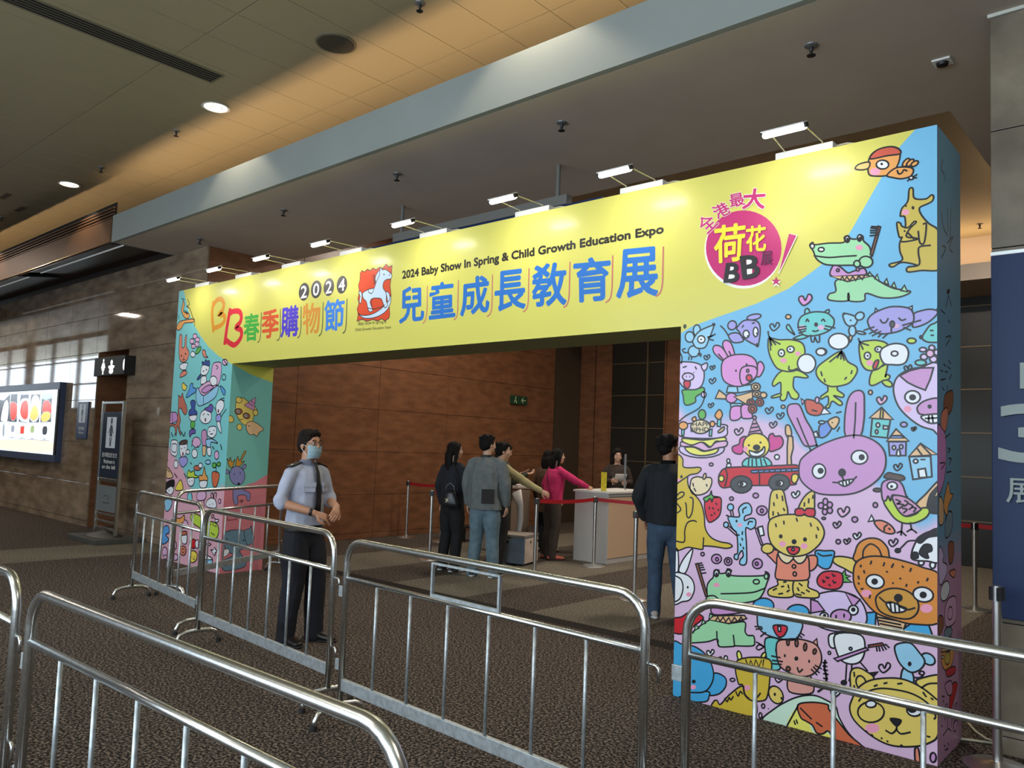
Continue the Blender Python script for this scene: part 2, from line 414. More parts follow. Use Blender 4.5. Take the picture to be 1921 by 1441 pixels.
def sprinkler(px, py, z, lab):
    p = at(px, py, 2, z)
    t = thing('sprinkler', lab, 'sprinkler', (p[0], p[1], z), 0, 'sprinkler heads in the ceilings')
    lathed('escutcheon', [(0.045, 0.0), (0.043, -0.006), (0.018, -0.012)], m_grey, t, seg=16)
    lathed('head', [(0.014, -0.008), (0.014, -0.035), (0.008, -0.045), (0.010, -0.062), (0.028, -0.066), (0.028, -0.071), (0.006, -0.074)], m_black, t, seg=12)
for px, py, z, l in ((1054, 230, ZS, 'black sprinkler head on the soffit above the middle of the banner'), (745, 326, ZS, 'black sprinkler head on the soffit above the horse logo'),
    (532, 394, ZS, 'black sprinkler head on the soffit above the numerals'), (375, 448, ZS, 'small sprinkler head at the left end of the soffit'),
    (1522, 85, ZS, 'black sprinkler head on the soffit above the pink round logo'), (788, 6, ZC, 'sprinkler head at the top edge of the warm ceiling'),
    (331, 245, ZC, 'sprinkler head between the two lit downlights, nearer one'), (190, 314, ZC, 'sprinkler head between the two lit downlights, farther one'),
    (3, 408, ZC, 'sprinkler head at the far left edge of the ceiling'), (1838, 420, ZC, 'sprinkler head on the warm ceiling behind the arch')):
    sprinkler(px, py, z, l)
p = at(1768, 115, 2, ZS)
t = thing('detector', 'small square detector on the soffit near the stone column', 'detector', (p[0], p[1], ZS))
obj('plate', B((-0.055, 0.055, -0.055, 0.055, -0.012, 0), bev=0.002), m_white, t)
lathed('sensor', [(0.038, -0.012), (0.034, -0.03), (0.015, -0.036)], m_black, t, seg=18)
for (px, py), l in (((10, 368), 'small dark vent slot in the ceiling at the far left, nearer one'), ((38, 392), 'small dark vent slot in the ceiling at the far left, farther one')):
    p = at(px, py, 2, ZC); t = thing('ceiling_vent', l, 'vent', (p[0], p[1], ZC))
    obj('grille', B((-0.20, 0.20, -0.04, 0.04, -0.006, 0)), mat('vent_dark', sr((90, 78, 58)), 0.6), t)
t = thing('slot_grille', 'long black slotted air grille in the upper left ceiling', 'grille', (2.68, -1.02, ZC))
obj('frame', B((-0.14, 0.14, -3.2, 0.02, -0.004, 0.0)), mat('grille_metal', sr((128, 120, 98)), 0.5, metal=0.3), t)
for k in range(5):
    obj('slot', B((-0.108+k*0.046, -0.078+k*0.046, -3.18, 0.0, -0.006, -0.0041)), m_slot, t)

# hanging navy board behind the arch
t = thing('hanging_board', 'navy hanging board with grey top rail behind the banner', 'sign', (4.45, 0.93, 3.0))
obj('board', B((-1.65, 1.66, -0.03, 0.03, 0.30, 0.86), bev=0.003), m_navy, t)
obj('top_rail', B((-1.21, 1.27, -0.04, 0.04, 0.861, 0.955), bev=0.004), mat('rail_dull', sr((104, 104, 100)), 0.6), t)
for x in (-1.08, 1.15):
    bm = bmesh.new(); tube(bm, [(x, -0.02, 0.95), (x, -0.02, 1.26)], 0.02, 10); obj('rod', bm, mat('rail_dull', (0, 0, 0)), t)
# ================================================================== ARCH
AW, AH, AA, AB, AO, AD = 9.0233, 3.4815, 1.4851, 1.5789, 2.4606, 0.5508
m_vinyl = attr_mat('printed_vinyl', 0.42, coat=0.22, spec=0.3)
arch = thing('entrance_arch', 'yellow and blue entrance arch covered in cartoon drawings and lettering', 'arch', (0, 0, 0))

def homog(src, dst):
    A = []
    for (x, y), (u, v) in zip(src, dst):
        A.append([x, y, 1, 0, 0, 0, -u*x, -u*y, -u]); A.append([0, 0, 0, x, y, 1, -v*x, -v*y, -v])
    A = np.array(A, float); s = np.array([1/1000, 1/1000, 1, 1/1000, 1/1000, 1, 1/1e3, 1/1e3, 1])
    h = np.linalg.svd(A)[2][-1]
    return h.reshape(3, 3)
def hmap(h):
    def f(x, y):
        q = h @ np.array([x, y, 1.0]); return q[0]/q[2], q[1]/q[2]
    return f
FRONT = hmap(homog([(336, 546), (1762, 233), (302, 1049), (1755, 1437), (436, 683), (1277, 612), (1262, 1304), (412, 1076)],
                   [(0, AH), (AW, AH), (0, 0), (AW, 0), (AA, AO), (AW-AB, AO), (AW-AB, 0), (AA, 0)]))
REVEAL = hmap(homog([(436, 683), (510, 680), (412, 1076), (491, 1067)], [(0, AO), (AD, AO), (0, 0), (AD, 0)]))
SIDE = hmap(homog([(1762, 233), (1797, 289), (1755, 1437), (1808, 1387)], [(0, AH), (AD, AH), (0, 0), (AD, 0)]))

def clip(poly, r):
    for ax, val, sg in ((0, r[0], 1), (0, r[1], -1), (1, r[2], 1), (1, r[3], -1)):
        out = []
        for i in range(len(poly)):
            a, b = poly[i-1], poly[i]; ia = (a[ax]-val)*sg >= 0; ib = (b[ax]-val)*sg >= 0
            if ia != ib:
                t = (val-a[ax])/(b[ax]-a[ax]); out.append((a[0]+(b[0]-a[0])*t, a[1]+(b[1]-a[1])*t))
            if ib: out.append(b)
        poly = out
        if len(poly) < 3: return []
    return poly

class Print:
    """flat print on a panel: coloured fills and ink strokes, laid in layers a fraction of a millimetre thick"""
    def __init__(s, mp, rect, put, lw=0.006, dz=0.00012):
        s.mp, s.rect, s.put, s.lw, s.dz = mp, rect, put, lw, dz
        s.v, s.f, s.c = [], [], []; s.lay = 4; s.base = 4; s.ink = (24, 22, 28); s.fr = (0, 0, 1)
    def pt(s, x, y): return s.mp(s.fr[0]+x/s.fr[2], s.fr[1]+y/s.fr[2])
    def face(s, poly, col, k):
        poly = clip(poly, s.rect)
        if len(poly) < 3: return
        if len(poly) == 3: tris = [(0, 1, 2)]
        elif len(poly) == 4: tris = [(0, 1, 2), (0, 2, 3)]
        else: tris = tessellate_polygon([[Vector((p[0], p[1], 0)) for p in poly]])
        n = len(s.v); s.v += [s.put(p[0], p[1], k*s.dz) for p in poly]
        for t in tris: s.f.append(tuple(n+i for i in t)); s.c.append(col)
    def smooth(s, P, closed, k=5):
        n = len(P); out = []
        rng = range(n) if closed else range(n-1)
        for i in rng:
            g = (lambda j: P[j % n]) if closed else (lambda j: P[max(0, min(n-1, j))])
            a, b, c, d = g(i-1), g(i), g(i+1), g(i+2)
            for q in range(k):
                t = q/k; t2, t3 = t*t, t*t*t
                out.append(tuple(0.5*(2*b[z]+(c[z]-a[z])*t+(2*a[z]-5*b[z]+4*c[z]-d[z])*t2+(3*b[z]-a[z]-3*c[z]+d[z])*t3) for z in (0, 1)))
        if not closed: out.append(P[-1])
        return out
    def stroke(s, P, closed, w, k, col=None):
        Q = [P[0]]
        for p in P[1:]:
            if math.hypot(p[0]-Q[-1][0], p[1]-Q[-1][1]) > w*0.12: Q.append(p)
        if closed and len(Q) > 2 and math.hypot(Q[0][0]-Q[-1][0], Q[0][1]-Q[-1][1]) < w*0.12: Q.pop()
        n = len(Q)
        if n < 2: return
        col = col or s.ink; h = w/2; L_, R_ = [], []
        for i in range(n):
            a = Q[i-1] if (i or closed) else None; b = Q[i]; c = Q[(i+1) % n] if (i < n-1 or closed) else None
            def un(p, q):
                l = math.hypot(q[0]-p[0], q[1]-p[1]) or 1; return ((q[0]-p[0])/l, (q[1]-p[1])/l)
            d1 = un(a, b) if a else un(b, c); d2 = un(b, c) if c else d1
            nx, ny = -(d1[1]+d2[1]), d1[0]+d2[0]; l = math.hypot(nx, ny)
            if l < 0.3: nx, ny, l = -d1[1], d1[0], 1
            m = h*min(1.6, 1/max(l/2, 0.3) if l <= 2 else 1); nx, ny = nx/l*m, ny/l*m
            e = 0 if closed or 0 < i < n-1 else (h*0.7 if i else -h*0.7)
            L_.append((b[0]+nx+d2[0]*e, b[1]+ny+d2[1]*e)); R_.append((b[0]-nx+d2[0]*e, b[1]-ny+d2[1]*e))
        for i in range(n if closed else n-1):
            j = (i+1) % n; s.face([L_[i], L_[j], R_[j], R_[i]], col, k)
    def shape(s, P, col, closed=True, sm=True, w=None, outline=True):
        Q = [s.pt(*p) for p in P]
        if sm and len(Q) > 2: Q = s.smooth(Q, closed)
        if col is not None: s.face(Q, col, s.lay)
        if outline: s.stroke(Q, closed, w or s.lw, s.lay+0.5)
        s.lay += 1
    def ell(s, col, cx, cy, rx, ry, rot=0, outline=True, n=18):
        c_, s_ = math.cos(rot), math.sin(rot)
        P = [(cx+rx*math.cos(t)*c_-ry*math.sin(t)*s_, cy+rx*math.cos(t)*s_+ry*math.sin(t)*c_) for t in [2*math.pi*i/n for i in range(n)]]
        s.shape(P, col, True, False, outline=outline)
    def heart(s, cx, cy, r, col=None):
        P = [(0, .25), (-.35, -.3), (-.8, -.2), (-.85, .3), (-.2, .95), (.75, .25), (.85, -.35), (.4, -.55)]
        s.shape([(cx+x*r, cy+y*r) for x, y in P], col)
    def text(s, body, quad, col, fat=0.0, k=None, outline=None):
        gl = glyph(body); k = k or s.lay
        tl, tr, brr, bl = [s.pt(*q) for q in quad]
        def m(u, v):
            return tuple((bl[z]*(1-u)+brr[z]*u)*(1-v)+(tl[z]*(1-u)+tr[z]*u)*v for z in (0, 1))
        if outline: s.text(body, quad, outline[0], outline[1], k); k = s.lay
        wid = math.hypot(brr[0]-bl[0], brr[1]-bl[1]); r = fat*wid if len(body) == 1 else fat
        sh = 1-2*min(fat, .2) if len(body) == 1 and not outline and False else 1
        offs = [(0, 0)]+([(r*math.cos(q*math.pi/4), r*math.sin(q*math.pi/4)) for q in range(8)] if fat else [])
        for ox, oz in offs:
            n = len(s.v)
            for u, v in gl[0]:
                p = m(u, v); s.v.append(s.put(p[0]+ox, p[1]+oz, k*s.dz))
            for f in gl[1]: s.f.append(tuple(n+i for i in f)); s.c.append(col)
            k += 0.5
        s.lay = k+1
    def run(s, src, pal):
        for ln in src.strip().splitlines():
            for part in ln.split(';'):
                a = part.split()
                if not a or a[0][0] == '#': continue
                op = a[0]
                if op == 'F': s.fr = tuple(float(x) for x in a[1:4]); continue
                if op == 'W': s.lw = float(a[1])/1000; continue
                if op == 'z': s.lay = s.base = int(a[1]); continue
                if op == 'o': s.lay = s.base; continue
                col = pal[a[1]] if a[1] in pal else None
                nums = [float(x) for x in (a[2:] if a[1] in pal or a[1] == '-' else a[1:])]
                pts = list(zip(nums[::2], nums[1::2]))
                if op == 'p': s.shape(pts, col)
                elif op == 'q': s.shape(pts, col, True, False)
                elif op == 'n': s.shape(pts, col, outline=False)
                elif op == 'l': s.shape(pts, None, False, True); s.lay -= 1
                elif op == 's': s.shape(pts, None, False, False); s.lay -= 1
                elif op == 't':      # many short ink dashes: x y x y pairs
                    for i in range(0, len(pts)-1, 2): s.shape(pts[i:i+2], None, False, False); s.lay -= 1
                elif op == 'e': s.ell(col, *nums)
                elif op == 'd': s.ell(s.ink, *nums, outline=False)
                elif op == 'u': s.ell(col, *nums, outline=False)
                elif op == 'h': s.heart(*nums[:3], col); s.lay -= 1
    def build(s, name, m, parent, label=None):
        me = bpy.data.meshes.new(name); me.from_pydata(s.v, [], s.f)
        ca = me.color_attributes.new('Col', 'FLOAT_COLOR', 'CORNER')
        arr = np.empty((len(me.loops), 4), np.float32); arr[:, 3] = 1
        ls = np.array([p.loop_start for p in me.polygons]); cl = np.array([sr(c) for c in s.c], np.float32)
        for j in range(3): arr[ls+j, :3] = cl
        ca.data.foreach_set('color', arr.ravel())
        o = obj(name, me, None, parent, label=label); me.materials.append(m)
        return o

_gl = {}
def glyph(body, fat=0.0):
    """outline of some text from the built-in font as triangles in the unit square"""
    key = (body, round(fat, 4))
    if key in _gl: return _gl[key]
    cu = bpy.data.curves.new('lettering', 'FONT'); cu.body = body; cu.size = 1; cu.offset = fat; cu.resolution_u = 3
    o = bpy.data.objects.new('lettering', cu); COL.objects.link(o)
    dg = bpy.context.evaluated_depsgraph_get(); dg.update()
    me = bpy.data.meshes.new_from_object(o.evaluated_get(dg))
    me.calc_loop_triangles()
    co = np.array([v.co[:2] for v in me.vertices]); tr = [tuple(t.vertices) for t in me.loop_triangles]
    lo, hi = co.min(0), co.max(0)
    lo, hi = lo+fat, hi-fat
    co = (co-lo)/(hi-lo)
    bpy.data.objects.remove(o); bpy.data.curves.remove(cu); bpy.data.meshes.remove(me)
    _gl[key] = (co.tolist(), tr)
    return _gl[key]

PAL = dict(lb=(150, 205, 235), bl=(70, 170, 225), lav=(165, 160, 225), lil=(220, 200, 240), pk=(222, 150, 215), pk2=(225, 178, 215),
    pk3=(205, 150, 190), pur=(204, 150, 206), mag=(214, 70, 150), red=(214, 50, 70), red2=(205, 90, 70), carred=(206, 34, 48), coral=(232, 140, 115),
    coral2=(224, 160, 150), tan=(228, 188, 140), crm=(236, 216, 176), ylw=(244, 220, 90), yel=(236, 232, 110), yb=(228, 204, 105), kang=(214, 186, 62),
    kang2=(206, 184, 86), grn=(160, 220, 172), green=(96, 180, 80), lime=(190, 218, 78), teal=(110, 205, 205), w=(236, 240, 246), dk=(70, 72, 78),
    brw=(218, 140, 60), brw2=(206, 150, 62), brn=(150, 92, 66), org=(236, 166, 92), org2=(240, 196, 120), bl2=(110, 150, 225), mint=(205, 235, 215),
    blk=(30, 28, 32), corbr=(212, 110, 74), cheek=(238, 160, 190), dlav=(140, 140, 190), gry=(120, 150, 165), sky=(120, 200, 245), lilac=(222, 196, 240),
    y0=(232, 228, 92), aqua=(130, 212, 216), rose=(232, 168, 188), dkb=(90, 66, 60))

YEL, SKY, LILAC, AQUA, ROSE = (216, 210, 104), (118, 188, 228), (222, 188, 222), (128, 206, 208), (226, 172, 188)
def mixc(a, b, t): return tuple(x*(1-t)+y*t for x, y in zip(a, b))
front_put = lambda u, v, k: (u, -k, v)
pr_l = Print(FRONT, (0.0, AA, 0, AH), front_put, lw=0.010)
pr_h = Print(FRONT, (AA, AW-AB, AO, AH), front_put, lw=0.010)
pr_r = Print(FRONT, (AW-AB, AW, 0, AH), front_put, lw=0.0098)
def rectface(p, x0, x1, z0, z1, col): p.face([(x0, z0), (x1, z0), (x1, z1), (x0, z1)], col, 1)

rectface(pr_h, AA, AW-AB, AO, AH, YEL)
rectface(pr_l, 0, AA, 0, AH, YEL)
rectface(pr_r, AW-AB, AW, 0, AH, YEL)
# big colour fields of the right pillar
pr_r.lay = 2; pr_r.fr = (0, 0, 1)
pr_r.shape([(1740, 220), (1690, 275), (1640, 360), (1600, 430), (1570, 475), (1525, 510), (1480, 542), (1420, 570), (1350, 594), (1300, 612), (1274, 628), (1240, 640), (1240, 1500), (1800, 1500), (1800, 220)], SKY, outline=False, sm=False)
base = [(1230, 770), (1290, 782), (1340, 786), (1400, 782), (1440, 786), (1475, 800), (1500, 830), (1530, 850), (1580, 880), (1640, 905), (1690, 960), (1725, 990), (1800, 1008), (1800, 1500), (1230, 1500)]
for i, t in enumerate((0.2, 0.4, 0.6, 0.8, 1.0)):
    pr_r.lay = 2.2+i*0.25
    pr_r.shape([(x, y+(i-2)*5) for x, y in base], mixc(SKY, LILAC, t), outline=False)
# left pillar
pr_l.lay = 2
pr_l.shape([(320, 530), (345, 546), (352, 578), (362, 606), (376, 630), (392, 652), (410, 668), (436, 684), (460, 690), (460, 1100), (280, 1100), (280, 530)], AQUA, outline=False, sm=False)
base = [(280, 800), (312, 832), (322, 850), (335, 868), (345, 885), (352, 905), (362, 921), (390, 925), (440, 925), (440, 1100), (280, 1100)]
for i, t in enumerate((0.25, 0.5, 0.75, 1.0)):
    pr_l.lay = 2.2+i*0.3
    pr_l.shape([(x, y+(i-2)*3) for x, y in base], mixc(AQUA, ROSE, t), outline=False)

